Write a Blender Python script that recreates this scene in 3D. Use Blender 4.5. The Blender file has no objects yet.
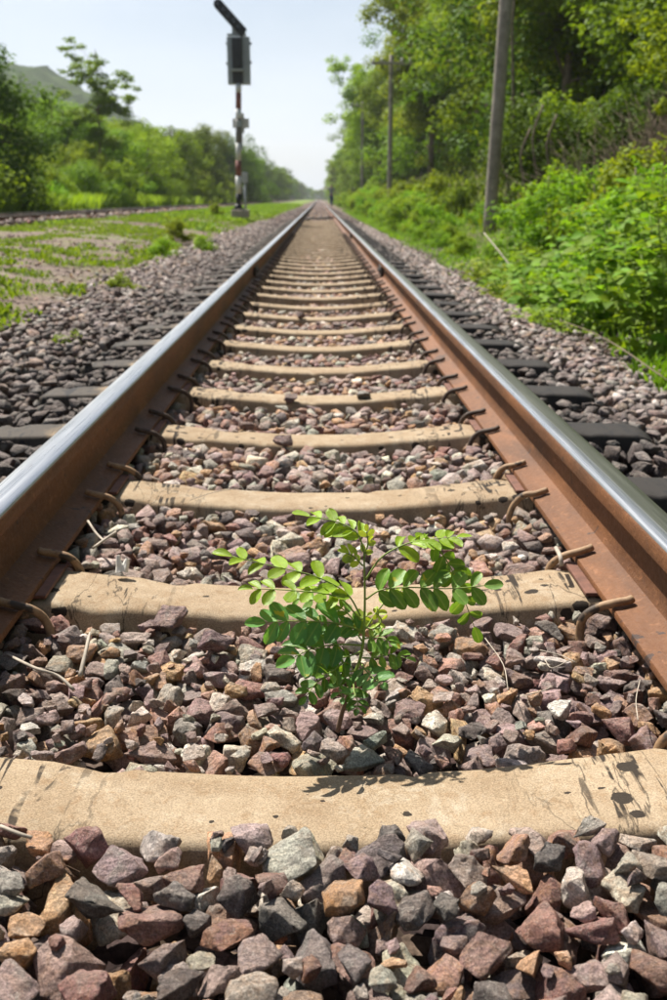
import bpy, bmesh, math, random
import numpy as np
from mathutils import Vector, Matrix, Euler, noise

SC = bpy.context.scene
COL = SC.collection
R = math.radians
rnd = random.Random(7)
rng = np.random.default_rng(11)

# ------------------------------------------------------------------ camera
CH = 0.478            # camera height above the rail tops (z = 0)
CX = 0.0065
PITCH = math.atan(0.301)
YAW = 0.0139
cam_d = bpy.data.cameras.new('camera')
cam = bpy.data.objects.new('camera', cam_d)
COL.objects.link(cam)
cam.location = (CX, 0, CH)
cam.rotation_euler = (math.pi/2-PITCH, 0, -YAW)
cam_d.sensor_fit = 'VERTICAL'; cam_d.sensor_height = 36; cam_d.sensor_width = 24
cam_d.lens = 36
cam_d.clip_start = 0.02; cam_d.clip_end = 6000
cam_d.dof.use_dof = True
cam_d.dof.focus_distance = 1.27
cam_d.dof.aperture_fstop = 8.0
SC.camera = cam

# ------------------------------------------------------------------ sky and sun
SUN_DIR = Vector((-0.40, 0.52, 1.0)).normalized()      # towards the sun
elev = math.asin(SUN_DIR.z)
azim = math.atan2(SUN_DIR.x, SUN_DIR.y)                 # clockwise from +Y
world = bpy.data.worlds.new('World'); SC.world = world
world.use_nodes = True
wt = world.node_tree; wt.nodes.clear()
def wn(t, **k):
    n = wt.nodes.new(t)
    for a, b in k.items(): setattr(n, a, b)
    return n
sky = wn('ShaderNodeTexSky', sky_type='NISHITA', sun_disc=False)
sky.sun_elevation = elev; sky.sun_rotation = azim
sky.air_density = 1.0; sky.dust_density = 1.6; sky.ozone_density = 1.2
tc = wn('ShaderNodeTexCoord')
mp = wn('ShaderNodeMapping'); mp.inputs['Scale'].default_value = (1.6, 1.6, 5.5)
cn = wn('ShaderNodeTexNoise'); cn.inputs['Scale'].default_value = 2.3; cn.inputs['Detail'].default_value = 6; cn.inputs['Roughness'].default_value = .5
cr = wn('ShaderNodeMapRange'); cr.inputs['From Min'].default_value = .35; cr.inputs['From Max'].default_value = .66
cr.inputs['To Min'].default_value = .42; cr.inputs['To Max'].default_value = 1.0
mix = wn('ShaderNodeMix', data_type='RGBA')
mix.inputs['B'].default_value = (6.9, 7.8, 9.0, 1)     # thin bright cloud veil
bg = wn('ShaderNodeBackground'); bg.inputs['Strength'].default_value = 0.055
wo = wn('ShaderNodeOutputWorld')
L = wt.links.new
L(tc.outputs['Generated'], mp.inputs['Vector']); L(mp.outputs[0], cn.inputs['Vector'])
L(cn.outputs['Fac'], cr.inputs['Value'])
sx_ = wn('ShaderNodeSeparateXYZ'); L(tc.outputs['Generated'], sx_.inputs[0])
ev = wn('ShaderNodeMapRange'); ev.inputs['From Min'].default_value = 0; ev.inputs['From Max'].default_value = .6
ev.inputs['To Min'].default_value = 1; ev.inputs['To Max'].default_value = .12; L(sx_.outputs[2], ev.inputs['Value'])
mu = wn('ShaderNodeMath', operation='MULTIPLY'); L(cr.outputs[0], mu.inputs[0]); L(ev.outputs[0], mu.inputs[1]); L(mu.outputs[0], mix.inputs['Factor'])
L(sky.outputs[0], mix.inputs['A']); L(mix.outputs['Result'], bg.inputs['Color']); L(bg.outputs[0], wo.inputs['Surface'])

sl = bpy.data.lights.new('sun', 'SUN'); sun = bpy.data.objects.new('sun', sl); COL.objects.link(sun)
sl.energy = 5.0; sl.angle = R(0.53); sl.color = (1, .95, .86)
sun.rotation_euler = (-SUN_DIR).to_track_quat('-Z', 'Y').to_euler()
sun.location = (-20, 30, 60)

SC.view_settings.view_transform = 'Standard'; SC.view_settings.look = 'None'
SC.view_settings.exposure = 1.0; SC.view_settings.gamma = 1.0
SC.render.engine = 'CYCLES'
SC.cycles.use_denoising = True
SC.cycles.max_bounces = 6; SC.cycles.transparent_max_bounces = 6
SC.cycles.volume_bounces = 0

# ------------------------------------------------------------------ helpers
def tag(o, label=None, cat=None, group=None, kind=None):
    if label: o['label'] = label
    if cat: o['category'] = cat
    if group: o['group'] = group
    if kind: o['kind'] = kind
    return o

def link(name, me, parent=None, mat=None):
    o = bpy.data.objects.new(name, me); COL.objects.link(o)
    if parent is not None: o.parent = parent
    if mat is not None and me is not None:
        if len(me.materials) == 0: me.materials.append(mat)
    return o

def empty(name, loc=(0, 0, 0), rz=0):
    o = bpy.data.objects.new(name, None); COL.objects.link(o)
    o.empty_display_size = .2
    o.location = loc; o.rotation_euler = (0, 0, rz)
    return o

def copy_tree(o, parent=None):
    c = o.copy(); COL.objects.link(c); c.parent = parent
    for ch in list(o.children): copy_tree(ch, c)
    return c

def mesh_np(name, verts, faces, mats=(), smooth=False, attrs=None, midx=None):
    """verts (N,3), faces (M,k) arrays"""
    me = bpy.data.meshes.new(name)
    verts = np.asarray(verts, dtype=np.float32); faces = np.asarray(faces, dtype=np.int32)
    M, k = faces.shape
    me.vertices.add(len(verts)); me.vertices.foreach_set('co', verts.ravel())
    me.loops.add(M*k); me.loops.foreach_set('vertex_index', faces.ravel())
    me.polygons.add(M)
    me.polygons.foreach_set('loop_start', np.arange(0, M*k, k, dtype=np.int32))
    me.polygons.foreach_set('loop_total', np.full(M, k, dtype=np.int32))
    if smooth: me.polygons.foreach_set('use_smooth', np.ones(M, dtype=bool))
    if midx is not None: me.polygons.foreach_set('material_index', np.asarray(midx, dtype=np.int32))
    if attrs is not None:
        a = me.color_attributes.new('col', 'FLOAT_COLOR', 'POINT')
        a.data.foreach_set('color', np.asarray(attrs, dtype=np.float32).ravel())
    for m in mats: me.materials.append(m)
    me.update(); me.validate()
    return me

def bm_mesh(name, bm, mats=(), smooth=False):
    me = bpy.data.meshes.new(name)
    if smooth:
        for f in bm.faces: f.smooth = True
    bm.to_mesh(me); bm.free()
    for m in mats: me.materials.append(m)
    return me

def bm_box(bm, c, s, bevel=0.0, rot=None, seg=2):
    r = bmesh.ops.create_cube(bm, size=1)
    vs = r['verts']
    bmesh.ops.scale(bm, vec=s, verts=vs)
    if bevel > 0:
        es = list({e for v in vs for e in v.link_edges})
        rr = bmesh.ops.bevel(bm, geom=es, offset=bevel, segments=seg, affect='EDGES', profile=.5)
        vs = list({v for f in rr['faces'] for v in f.verts} | {v for v in vs if v.is_valid})
    if rot is not None: bmesh.ops.rotate(bm, verts=vs, cent=(0, 0, 0), matrix=rot)
    bmesh.ops.translate(bm, vec=c, verts=vs)
    return vs

def tube_arrays(pts, rad, n=8, cap=True):
    """swept tube along points with per-point radius -> verts, quad faces"""
    P = [Vector(p) for p in pts]
    if not hasattr(rad, '__len__'): rad = [rad]*len(P)
    V = []; F = []
    prev = None
    for i, p in enumerate(P):
        a = P[max(0, i-1)]; b = P[min(len(P)-1, i+1)]
        t = (b-a).normalized()
        if prev is None:
            u = t.orthogonal().normalized()
        else:
            u = (prev - t*prev.dot(t)).normalized()
        prev = u
        w = t.cross(u)
        for k in range(n):
            th = 2*math.pi*k/n
            V.append(p + (u*math.cos(th)+w*math.sin(th))*rad[i])
    for i in range(len(P)-1):
        for k in range(n):
            k2 = (k+1) % n
            F.append((i*n+k, i*n+k2, (i+1)*n+k2, (i+1)*n+k))
    if cap:
        for base, r_, sgn in ((0, rad[0], 1), ((len(P)-1)*n, rad[-1], -1)):
            c = len(V); V.append(P[0] if base == 0 else P[-1])
            for k in range(n):
                k2 = (k+1) % n
                F.append((c, base+k2, base+k, c) if base == 0 else (c, base+k, base+k2, c))
    return V, F

def tubes_mesh(name, tubes, mat, n=8):
    V = []; F = []
    for pts, rad in tubes:
        v, f = tube_arrays(pts, rad, n)
        b = len(V); V += v
        for q in f:
            if q[0] == q[3]: F.append((b+q[0], b+q[1], b+q[2]))
            else: F.append(tuple(b+i for i in q))
    me = bpy.data.meshes.new(name)
    me.from_pydata([tuple(v) for v in V], [], F)
    for p in me.polygons: p.use_smooth = True
    if mat: me.materials.append(mat)
    return me

def curve_pts(ctrl, n=6):
    """Catmull-Rom through control points"""
    P = [Vector(p) for p in ctrl]
    out = []
    for i in range(len(P)-1):
        p0 = P[i-1] if i > 0 else P[i]*2-P[i+1]
        p1, p2 = P[i], P[i+1]
        p3 = P[i+2] if i+2 < len(P) else P[i+1]*2-P[i]
        for j in range(n):
            t = j/n
            out.append(0.5*((2*p1)+(p2-p0)*t+(2*p0-5*p1+4*p2-p3)*t*t+(3*p1-p0-3*p2+p3)*t**3))
    out.append(P[-1])
    return out

# world point on the upright plane at distance y seen at photo position (px, py) - used to measure sizes
_rot = cam.rotation_euler.to_matrix()
def at(px, py, y):
    d = _rot @ Vector(((px-333.5)/1000, -(py-500)/1000, -1))
    t = y/d.y
    return Vector((CX, 0, CH)) + d*t

# ------------------------------------------------------------------ materials
class NT:
    def __init__(s, name):
        s.m = bpy.data.materials.new(name); s.m.use_nodes = True
        s.t = s.m.node_tree; s.t.nodes.clear()
        s.out = s.n('ShaderNodeOutputMaterial')
        s.b = s.n('ShaderNodeBsdfPrincipled')
        s.l(s.b.outputs[0], s.out.inputs['Surface'])
    def n(s, t, **k):
        x = s.t.nodes.new(t)
        for a, b in k.items(): setattr(x, a, b)
        return x
    def l(s, a, b): s.t.links.new(a, b)
    def setv(s, sock, v):
        if hasattr(v, 'is_output'): s.l(v, sock)
        elif isinstance(v, (tuple, list)) and len(v) == 3 and sock.type == 'RGBA': sock.default_value = (*v, 1)
        else: sock.default_value = v
    def noise(s, vec, scale, detail=4, rough=.5, dist=0):
        x = s.n('ShaderNodeTexNoise'); s.l(vec, x.inputs['Vector'])
        x.inputs['Scale'].default_value = scale; x.inputs['Detail'].default_value = detail
        x.inputs['Roughness'].default_value = rough; x.inputs['Distortion'].default_value = dist
        return x.outputs['Fac']
    def vor(s, vec, scale, out='Distance'):
        x = s.n('ShaderNodeTexVoronoi'); s.l(vec, x.inputs['Vector']); x.inputs['Scale'].default_value = scale
        return x.outputs[out]
    def map(s, v, a, b, c=0., d=1.):
        x = s.n('ShaderNodeMapRange'); s.setv(x.inputs['Value'], v)
        x.inputs['From Min'].default_value = a; x.inputs['From Max'].default_value = b
        x.inputs['To Min'].default_value = c; x.inputs['To Max'].default_value = d
        return x.outputs[0]
    def mix(s, f, a, b, mode='MIX'):
        x = s.n('ShaderNodeMix', data_type='RGBA', blend_type=mode)
        s.setv(x.inputs['Factor'], f); s.setv(x.inputs['A'], a); s.setv(x.inputs['B'], b)
        return x.outputs['Result']
    def math(s, op, a, b=0.):
        x = s.n('ShaderNodeMath', operation=op); s.setv(x.inputs[0], a); s.setv(x.inputs[1], b)
        return x.outputs[0]
    def scale(s, vec, sc):
        x = s.n('ShaderNodeMapping'); s.l(vec, x.inputs['Vector']); x.inputs['Scale'].default_value = sc
        return x.outputs[0]
    def xyz(s, vec):
        x = s.n('ShaderNodeSeparateXYZ'); s.l(vec, x.inputs[0]); return x.outputs
    def pos(s): return s.n('ShaderNodeNewGeometry').outputs['Position']
    def obj(s): return s.n('ShaderNodeTexCoord').outputs['Object']
    def bump(s, h, strength, dist):
        x = s.n('ShaderNodeBump'); s.l(h, x.inputs['Height'])
        x.inputs['Strength'].default_value = strength; x.inputs['Distance'].default_value = dist
        s.l(x.outputs[0], s.b.inputs['Normal'])
        return x
    def base(s, c): s.setv(s.b.inputs['Base Color'], c)
    def rough(s, c): s.setv(s.b.inputs['Roughness'], c)
    def metal(s, c): s.setv(s.b.inputs['Metallic'], c)
    def spec(s, c): s.b.inputs['Specular IOR Level'].default_value = c

def simple(name, col, rough=.6, metal=0., var=.25, scale=8., bump=0., bscale=60., bdist=.002):
    t = NT(name); v = t.obj()
    nz = t.noise(v, scale, 5, .6)
    dark = tuple(c*(1-var) for c in col); lite = tuple(min(1, c*(1+var)) for c in col)
    t.base(t.mix(t.map(nz, .3, .7), dark, lite)); t.rough(rough); t.metal(metal)
    if bump > 0: t.bump(t.noise(v, bscale, 6, .6), bump, bdist)
    return t.m

def stone_mat(name, per_object):
    t = NT(name); p = t.pos()
    if per_object:
        oi = t.n('ShaderNodeObjectInfo'); c = oi.outputs['Color']; al = oi.outputs['Alpha']
    else:
        a = t.n('ShaderNodeAttribute', attribute_name='col'); c = a.outputs['Color']; al = a.outputs['Alpha']
    n1 = t.noise(p, 34, 6, .7, .8)
    n2 = t.noise(p, 420, 3, .7)
    n3 = t.noise(p, 55, 5, .65, 1.2)
    n4 = t.noise(p, 150, 5, .75, .4)
    k = t.mix(t.map(n1, .32, .68), (.50, .49, .49), (1.5, 1.47, 1.43))
    c1 = t.mix(1.0, c, k, 'MULTIPLY')
    och = t.math('MULTIPLY', t.map(n3, .46, .60), al)
    c2 = t.mix(och, c1, (.40, .20, .075))
    gy = t.math('MULTIPLY', t.map(t.noise(p, 26, 4, .6, .5), .56, .66), .5)
    c2 = t.mix(gy, c2, (.22, .215, .19))
    pale = t.math('MULTIPLY', t.map(t.noise(p, 48, 7, .8, .3), .58, .70), .7)
    c3 = t.mix(pale, c2, (.50, .46, .40))
    vein = t.map(t.noise(t.scale(p, (1, 2.2, 1.4)), 30, 3, .5, 2.5), .49, .505)
    vein2 = t.math('MULTIPLY', t.math('MULTIPLY', vein, t.math('SUBTRACT', 1, vein)), 1.6)
    c4 = t.mix(vein2, c3, (.55, .50, .43))
    dk = t.map(n4, .60, .70, 0, .75)
    c4 = t.mix(dk, c4, (.045, .035, .03))
    sp = t.mix(t.map(n2, .36, .64), (.62, .62, .62), (1.36, 1.36, 1.36))
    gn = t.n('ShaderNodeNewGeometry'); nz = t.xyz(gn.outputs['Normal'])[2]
    dust = t.math('MULTIPLY', t.map(nz, .35, .95), t.map(t.noise(p, 22, 6, .75), .38, .62, .05, .42))  # pale dust on upward faces, also painting in more lit-to-shade contrast
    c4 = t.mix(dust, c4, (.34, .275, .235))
    t.base(t.mix(1.0, c4, sp, 'MULTIPLY')); t.rough(t.map(n1, .3, .7, .72, .95)); t.spec(.3)
    h = t.math('ADD', t.math('MULTIPLY', t.noise(p, 80, 9, .78), 1.0), t.math('MULTIPLY', t.vor(t.scale(p, (1, 1.5, 1)), 110), .35))
    t.bump(h, 1.0, .0085)
    return t.m

M = {}
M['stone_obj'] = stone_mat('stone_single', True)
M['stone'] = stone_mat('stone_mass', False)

# far ballast / bed
def ballast_bed():
    t = NT('ballast_bed'); p = t.pos()
    v = t.n('ShaderNodeTexVoronoi'); t.l(p, v.inputs['Vector']); v.inputs['Scale'].default_value = 24
    v.inputs['Randomness'].default_value = 1
    cr = t.n('ShaderNodeValToRGB'); t.l(t.xyz(v.outputs['Color'])[0], cr.inputs[0])
    e = cr.color_ramp.elements
    e[0].position = 0; e[0].color = (.10, .075, .075, 1); e[1].position = 1; e[1].color = (.33, .25, .18, 1)
    for q, c in ((.25, (.17, .13, .13, 1)), (.5, (.15, .09, .08, 1)), (.75, (.24, .19, .17, 1))):
        x = e.new(q); x.color = c
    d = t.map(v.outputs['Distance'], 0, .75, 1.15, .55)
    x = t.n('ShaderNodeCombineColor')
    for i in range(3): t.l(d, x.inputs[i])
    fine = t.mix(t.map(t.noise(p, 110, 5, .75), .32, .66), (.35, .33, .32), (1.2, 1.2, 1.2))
    yy = t.map(t.xyz(p)[1], 5, 9)     # nearer bed colour darkened, painting shade into the gaps between loose stones
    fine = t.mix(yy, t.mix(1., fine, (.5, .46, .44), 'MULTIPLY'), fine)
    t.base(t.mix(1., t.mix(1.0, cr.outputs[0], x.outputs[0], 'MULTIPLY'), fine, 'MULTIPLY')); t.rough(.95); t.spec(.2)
    t.bump(t.math('SUBTRACT', 1, v.outputs['Distance']), .9, .03)
    return t.m
M['bed'] = ballast_bed()

def concrete():
    t = NT('sleeper_concrete'); o = t.obj(); p = t.pos()
    x, y, z = t.xyz(o)
    n1 = t.noise(p, 9, 6, .65); n2 = t.noise(p, 480, 3, .75); n3 = t.noise(p, 38, 6, .7, .8)
    c = t.mix(t.map(n1, .3, .7), (.26, .19, .12), (.35, .275, .19))
    c = t.mix(t.map(n3, .52, .66, 0, .55), c, (.22, .135, .07))
    c = t.mix(t.map(n3, .30, .42, .5, 0), c, (.42, .34, .245))
    c = t.mix(t.map(t.noise(p, 5, 7, .75, .4), .46, .62, 0, .45), c, (.20, .135, .08))
    c = t.mix(t.map(t.noise(p, 14, 7, .8, .3), .54, .66, 0, .5), c, (.42, .37, .29))
    k = t.mix(t.map(n2, .36, .64), (.68, .67, .66), (1.28, 1.28, 1.27))
    c = t.mix(1., c, k, 'MULTIPLY')
    # sandy pits
    pit = t.map(t.vor(p, 120), .0, .16, 1, 0)
    pm = t.math('MULTIPLY', pit, t.map(t.noise(p, 25, 3), .48, .6))
    c = t.mix(t.math('MULTIPLY', pm, .6), c, (.13, .08, .045))
    ax = t.math('ABSOLUTE', x)
    # tarry spots
    near = t.map(ax, .12, .42)
    sv = t.n('ShaderNodeTexVoronoi'); t.l(t.scale(p, (1, 1.25, 1)), sv.inputs['Vector']); sv.inputs['Scale'].default_value = 26
    rsz = t.map(t.xyz(sv.outputs['Color'])[1], .25, 1, .0, .44)
    dd = t.math('ADD', sv.outputs['Distance'], t.math('MULTIPLY', t.math('SUBTRACT', t.noise(p, 110, 3), .5), .25))
    spot = t.math('LESS_THAN', dd, t.math('MULTIPLY', rsz, t.map(near, 0, 1, .38, .95)))
    # drips running across the top and down the faces
    dv = t.noise(t.scale(p, (1, .07, .07)), 42, 3, .6, .15)
    drip = t.math('MULTIPLY', t.map(dv, .575, .60), t.map(t.noise(p, 22, 4), .43, .50))
    drip = t.math('MULTIPLY', drip, t.map(ax, .22, .34))
    crk = t.noise(t.scale(p, (1, .22, .22)), 11, 5, .6, .5)
    crk = t.math('MULTIPLY', t.math('MULTIPLY', t.map(crk, .49, .5), t.map(crk, .512, .502)), t.map(ax, .2, .3))
    tar = t.math('MAXIMUM', t.math('MAXIMUM', spot, drip), t.math('MULTIPLY', crk, .8))
    c = t.mix(t.math('MULTIPLY', tar, .93), c, (.014, .011, .010))
    # greasy outer ends
    gn = t.math('MULTIPLY', t.math('SUBTRACT', t.noise(p, 13, 5, .6), .5), .22)
    gr = t.map(t.math('ADD', x, gn), .56, .60)
    gl = t.map(t.math('ADD', t.math('MULTIPLY', x, -1), gn), .70, .78)
    g = t.math('MAXIMUM', gr, t.math('MULTIPLY', gl, .9))
    c = t.mix(t.math('MULTIPLY', g, .96), c, (.022, .021, .022))
    t.base(c); t.rough(t.mix(g, (.9, .9, .9), (.72, .72, .72))); t.spec(.2)
    h = t.math('ADD', t.math('MULTIPLY', n2, .35), t.math('ADD', n3, t.math('MULTIPLY', pm, -.9)))
    t.bump(h, .55, .0022)
    return t.m
M['concrete'] = concrete()

def rust(name='rail_rust', a=(.085, .034, .013), b=(.20, .080, .027)):
    t = NT(name); p = t.pos()
    n1 = t.noise(t.scale(p, (1, .25, 1)), 9, 6, .65); n2 = t.noise(p, 130, 5, .7)
    c = t.mix(t.map(n1, .3, .7), a, b)
    c = t.mix(t.map(n2, .55, .7, 0, .5), c, (.07, .03, .018))
    c = t.mix(t.map(t.noise(t.scale(p, (1, .5, 1)), 30, 5, .7), .62, .7, 0, .5), c, (.34, .16, .08))
    st = t.noise(t.scale(p, (1, 1, .12)), 70, 3, .5)
    c = t.mix(t.map(st, .6, .72, 0, .35), c, (.10, .035, .015))
    c = t.mix(t.map(t.noise(t.scale(p, (1, .35, 1)), 4.5, 6, .7, .6), .48, .64, 0, .6), c, (.052, .026, .014))
    fl = t.noise(p, 55, 7, .8, .5); c = t.mix(t.map(fl, .56, .63, 0, .55), c, (.27, .12, .05))
    spot = t.map(t.noise(p, 17, 4, .6, .4), .655, .68, 0, .85)
    c = t.mix(spot, c, (.03, .022, .02))
    t.base(c); t.rough(t.map(n2, .3, .7, .5, .75)); t.metal(0); t.spec(.35)
    t.bump(t.math('ADD', t.math('ADD', n2, n1), fl), .7, .0022)
    return t.m
M['rust'] = rust()

def polished(name, x0, x1, dull):
    t = NT(name); p = t.pos(); o = t.obj(); x, y, z = t.xyz(o)
    n1 = t.noise(t.scale(p, (14, .12, 1)), 22, 4, .6)
    n2 = t.noise(t.scale(p, (1, .3, 1)), 50, 5, .7)
    wv = t.math('MULTIPLY', t.math('SUBTRACT', t.noise(t.scale(p, (1, .4, 1)), 5, 4), .5), .006)
    xx = t.math('ADD', x, wv)
    band = t.math('MULTIPLY', t.map(xx, x0-.003, x0+.003), t.map(xx, x1+.003, x1-.003))
    c = t.mix(t.map(n1, .3, .7), (.36, .365, .375), (.52, .525, .535))
    c = t.mix(t.map(n2, .6, .72, 0, .3), c, (.22, .19, .16))
    d = t.mix(t.map(n1, .3, .7), tuple(v*.75 for v in dull), tuple(v*1.2 for v in dull))
    t.base(t.mix(band, d, c)); t.metal(t.map(band, 0, 1, .75, .95))
    t.rough(t.math('ADD', t.map(n1, .3, .7, -.05, .05), t.map(band, 0, 1, .46, .30)))
    t.bump(t.noise(t.scale(p, (8, .3, 1)), 60, 3, .5), .12, .0004)
    return t.m
M['polished_-1'] = polished('left_running_surface', -.024, .030, (.22, .225, .24))
M['polished_1'] = polished('right_running_surface', -.030, -.010, (.115, .12, .095))
M['polished'] = M['polished_-1']
def clipmat():
    t = NT('spring_clip'); p = t.pos()
    n = t.noise(p, 60, 5, .7); n2 = t.noise(p, 25, 3)
    c = t.mix(t.map(n, .3, .7), (.16, .085, .04), (.34, .22, .12))
    c = t.mix(t.map(n2, .56, .6, 0, .9), c, (.03, .022, .018))
    t.base(c); t.rough(.7); t.bump(n, .5, .0015)
    return t.m
M['clip'] = clipmat()
M['clip_dark'] = simple('spring_clip_dark', (.06, .038, .026), .75, var=.5, scale=40, bump=.4)
M['pad'] = simple('rail_pad', (.13, .055, .035), .8, var=.4, scale=40, bump=.4)
M['black_iron'] = simple('black_iron', (.03, .026, .024), .6, var=.4, scale=20, bump=.3)

def leafmat(name, a, b, trans=.35, per_object=True, rough=.6, attr=True):
    t = NT(name)
    oi = t.n('ShaderNodeObjectInfo')
    if attr:
        at_ = t.n('ShaderNodeAttribute', attribute_name='col')
        f = t.xyz(at_.outputs['Color'])[0]
    else: f = t.noise(t.pos(), 6, 3)
    c = t.mix(f, a, b)
    if per_object:
        hs = t.n('ShaderNodeHueSaturation'); t.l(c, hs.inputs['Color'])
        t.l(t.map(oi.outputs['Random'], 0, 1, .478, .515), hs.inputs['Hue'])
        t.l(t.map(oi.outputs['Random'], 0, 1, .8, 1.25), hs.inputs['Value'])
        c = hs.outputs[0]
    t.base(c); t.rough(rough); t.spec(.15)
    tr = t.n('ShaderNodeBsdfTranslucent')
    c2 = t.mix(1., c, (1.25, 1.15, .45), 'MULTIPLY')
    t.l(c2, tr.inputs['Color'])
    ms = t.n('ShaderNodeMixShader'); ms.inputs[0].default_value = trans
    t.l(t.b.outputs[0], ms.inputs[1]); t.l(tr.outputs[0], ms.inputs[2]); t.l(ms.outputs[0], t.out.inputs['Surface'])
    return t.m
M['leaf_bright'] = leafmat('leaf_bright', (.135, .235, .012), (.28, .41, .03), .45)
M['leaf_mid'] = leafmat('leaf_mid', (.08, .155, .010), (.20, .31, .025), .42)
M['leaf_dark'] = leafmat('leaf_dark', (.045, .095, .010), (.11, .19, .018), .38)
M['leaf_shrub'] = leafmat('leaf_shrub', (.09, .20, .012), (.23, .38, .025), .45)
M['grass'] = leafmat('grass_blades', (.10, .19, .016), (.23, .35, .035), .35)
M['dry'] = simple('dry_brush', (.17, .125, .085), .9, var=.35, scale=3)
M['stick'] = simple('dry_stick', (.36, .31, .25), .85, var=.35, scale=40)
M['bark'] = simple('bark', (.17, .13, .095), .95, var=.45, scale=5, bump=.6, bscale=30, bdist=.02)
M['pole_wood'] = simple('weathered_pole', (.27, .235, .195), .9, var=.4, scale=6, bump=.6, bscale=40, bdist=.01)

def ground_mat():
    t = NT('ground'); p = t.pos(); x, y, z = t.xyz(p)
    n1 = t.noise(p, .55, 6, .65); n2 = t.noise(p, 5, 5, .7); n3 = t.noise(p, 40, 4, .7)
    dirt = t.mix(t.map(n2, .3, .7), (.11, .078, .058), (.21, .155, .115))
    vv = t.n('ShaderNodeTexVoronoi'); t.l(p, vv.inputs['Vector']); vv.inputs['Scale'].default_value = 22
    peb = t.mix(t.xyz(vv.outputs['Color'])[0], (.10, .08, .075), (.25, .20, .175))
    dirt = t.mix(t.map(n1, .35, .6, .75, .3), dirt, peb)
    gcol = t.mix(t.map(n3, .3, .7), (.09, .15, .018), (.18, .26, .035))
    far = t.map(y, 20, 45)
    left = t.map(x, -1.3, -2.2)
    g = t.map(t.math('ADD', t.noise(p, 1.7, 6, .7), t.math('MULTIPLY', far, .10)), .50, .58)
    g = t.math('MULTIPLY', t.math('MULTIPLY', g, left), t.map(y, 9, 30, .25, 1))
    wild = t.math('MAXIMUM', t.map(x, 1.5, 2.0), t.map(x, -8.6, -9.4))
    soil = t.mix(t.map(n2, .35, .65), (.045, .07, .015), (.12, .10, .05))
    c = t.mix(g, dirt, gcol); c = t.mix(wild, c, soil)
    t.base(c); t.rough(.95); t.spec(.15)
    t.bump(t.math('ADD', t.math('MULTIPLY', n3, .5), t.math('SUBTRACT', 1, vv.outputs['Distance'])), .7, .03)
    return t.m
M['ground'] = ground_mat()

# ------------------------------------------------------------------ terrain
def zg(x, y):
    """ground height; arrays ok"""
    x = np.asarray(x, float); y = np.asarray(y, float)
    xs = [-700, -60, -30, -14, -9.2, -8.2, -5.2, -4.6, -3, -2.2, -1.65, -1.35, 0, 1.45, 1.8, 2.4, 3.3, 4.5, 5.5, 7, 9, 13, 30, 700]
    zs = [14, 9, 3.5, .5, .0, .02, .02, .03, .02, -.05, -.16, -.30, -.36, -.34, -.40, -.36, -.18, .15, .75, 1.7, 2.6, 3.6, 7, 12]
    base = np.interp(x, xs, zs)
    k = np.clip((np.abs(x)-9)/30, 0, 1)
    far = np.clip((y-60)/200, 0, 1)
    base = base*(1-0.5*far*(x > 0)) 
    return base + k*(np.sin(x*.11+y*.05)*.4+np.sin(y*.13+1.3)*.35)

xs = np.unique(np.concatenate([np.linspace(-700, -60, 12), np.linspace(-60, -12, 18), np.linspace(-12, -2, 42), np.linspace(-2, 2.2, 34), np.linspace(2.2, 16, 50), np.linspace(16, 60, 16), np.linspace(60, 700, 12)]))
ys = np.unique(np.concatenate([np.linspace(-60, -4, 10), np.linspace(-4, 12, 70), np.linspace(12, 60, 70), np.linspace(60, 250, 40), np.linspace(250, 2500, 20)]))
XX, YY = np.meshgrid(xs, ys)
ZZ = zg(XX, YY)
jit = np.array([noise.noise((a*.9, b*.9, 0)) for a, b in zip(XX.ravel(), YY.ravel())]).reshape(XX.shape)
jit2 = np.array([noise.noise((a*3, b*3, 5)) for a, b in zip(XX.ravel(), YY.ravel())]).reshape(XX.shape)
ZZ = ZZ + np.where(np.abs(XX) > 1.3, jit*.045+jit2*.018, 0) * np.clip((np.abs(XX)-1.3)*2, 0, 1)
nx, ny = len(xs), len(ys)
idx = np.arange(nx*ny).reshape(ny, nx)
F = np.stack([idx[:-1, :-1], idx[:-1, 1:], idx[1:, 1:], idx[1:, :-1]], -1).reshape(-1, 4)
g = link('ground', mesh_np('ground', np.stack([XX, YY, ZZ], -1).reshape(-1, 3), F, [M['ground']], True))
tag(g, 'gravelly ground with green weeds on the left and soil under the bushes', kind='structure')

# distant wooded hill behind the left trees
def hill_mat():
    t = NT('hill_woodland'); p = t.pos()
    n = t.noise(p, .16, 6, .7); n2 = t.noise(p, .03, 3)
    c = t.mix(t.map(n, .35, .65), (.006, .018, .006), (.035, .07, .018))
    c = t.mix(t.map(n2, .4, .6, 0, .4), c, (.09, .13, .03))
    t.base(c); t.rough(1); t.spec(.1); t.bump(n, 1, 1.5)
    return t.m
M['hill'] = hill_mat()
hx = np.linspace(-460, -20, 150); hy = np.linspace(230, 620, 110)
HX, HY = np.meshgrid(hx, hy)
prof = np.interp(HX, [-460, -300, -200, -150, -125, -105, -88, -60, -40, -20], [10, 20, 33, 41, 44, 41, 32, 17, 5, 0])
ridge = np.exp(-((HY-430)/120)**2)
bump_ = np.array([noise.noise((a*.07, b*.07, 3))*2.4+noise.noise((a*.22, b*.22, 9))*3.2+noise.noise((a*.02, b*.02, 1))*2.5 for a, b in zip(HX.ravel(), HY.ravel())]).reshape(HX.shape)
HZ = prof*ridge + bump_*np.clip(prof/20, 0, 1)*np.clip(ridge*2, 0, 1) - 1.0 + np.interp(HX, [-460, -60, -20], [12, 7, 0])*0.9
idx = np.arange(HX.size).reshape(HX.shape)
F = np.stack([idx[:-1, :-1], idx[:-1, 1:], idx[1:, 1:], idx[1:, :-1]], -1).reshape(-1, 4)
h_ = link('hill', mesh_np('hill', np.stack([HX, HY, HZ], -1).reshape(-1, 3), F, [M['hill']], False))
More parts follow.
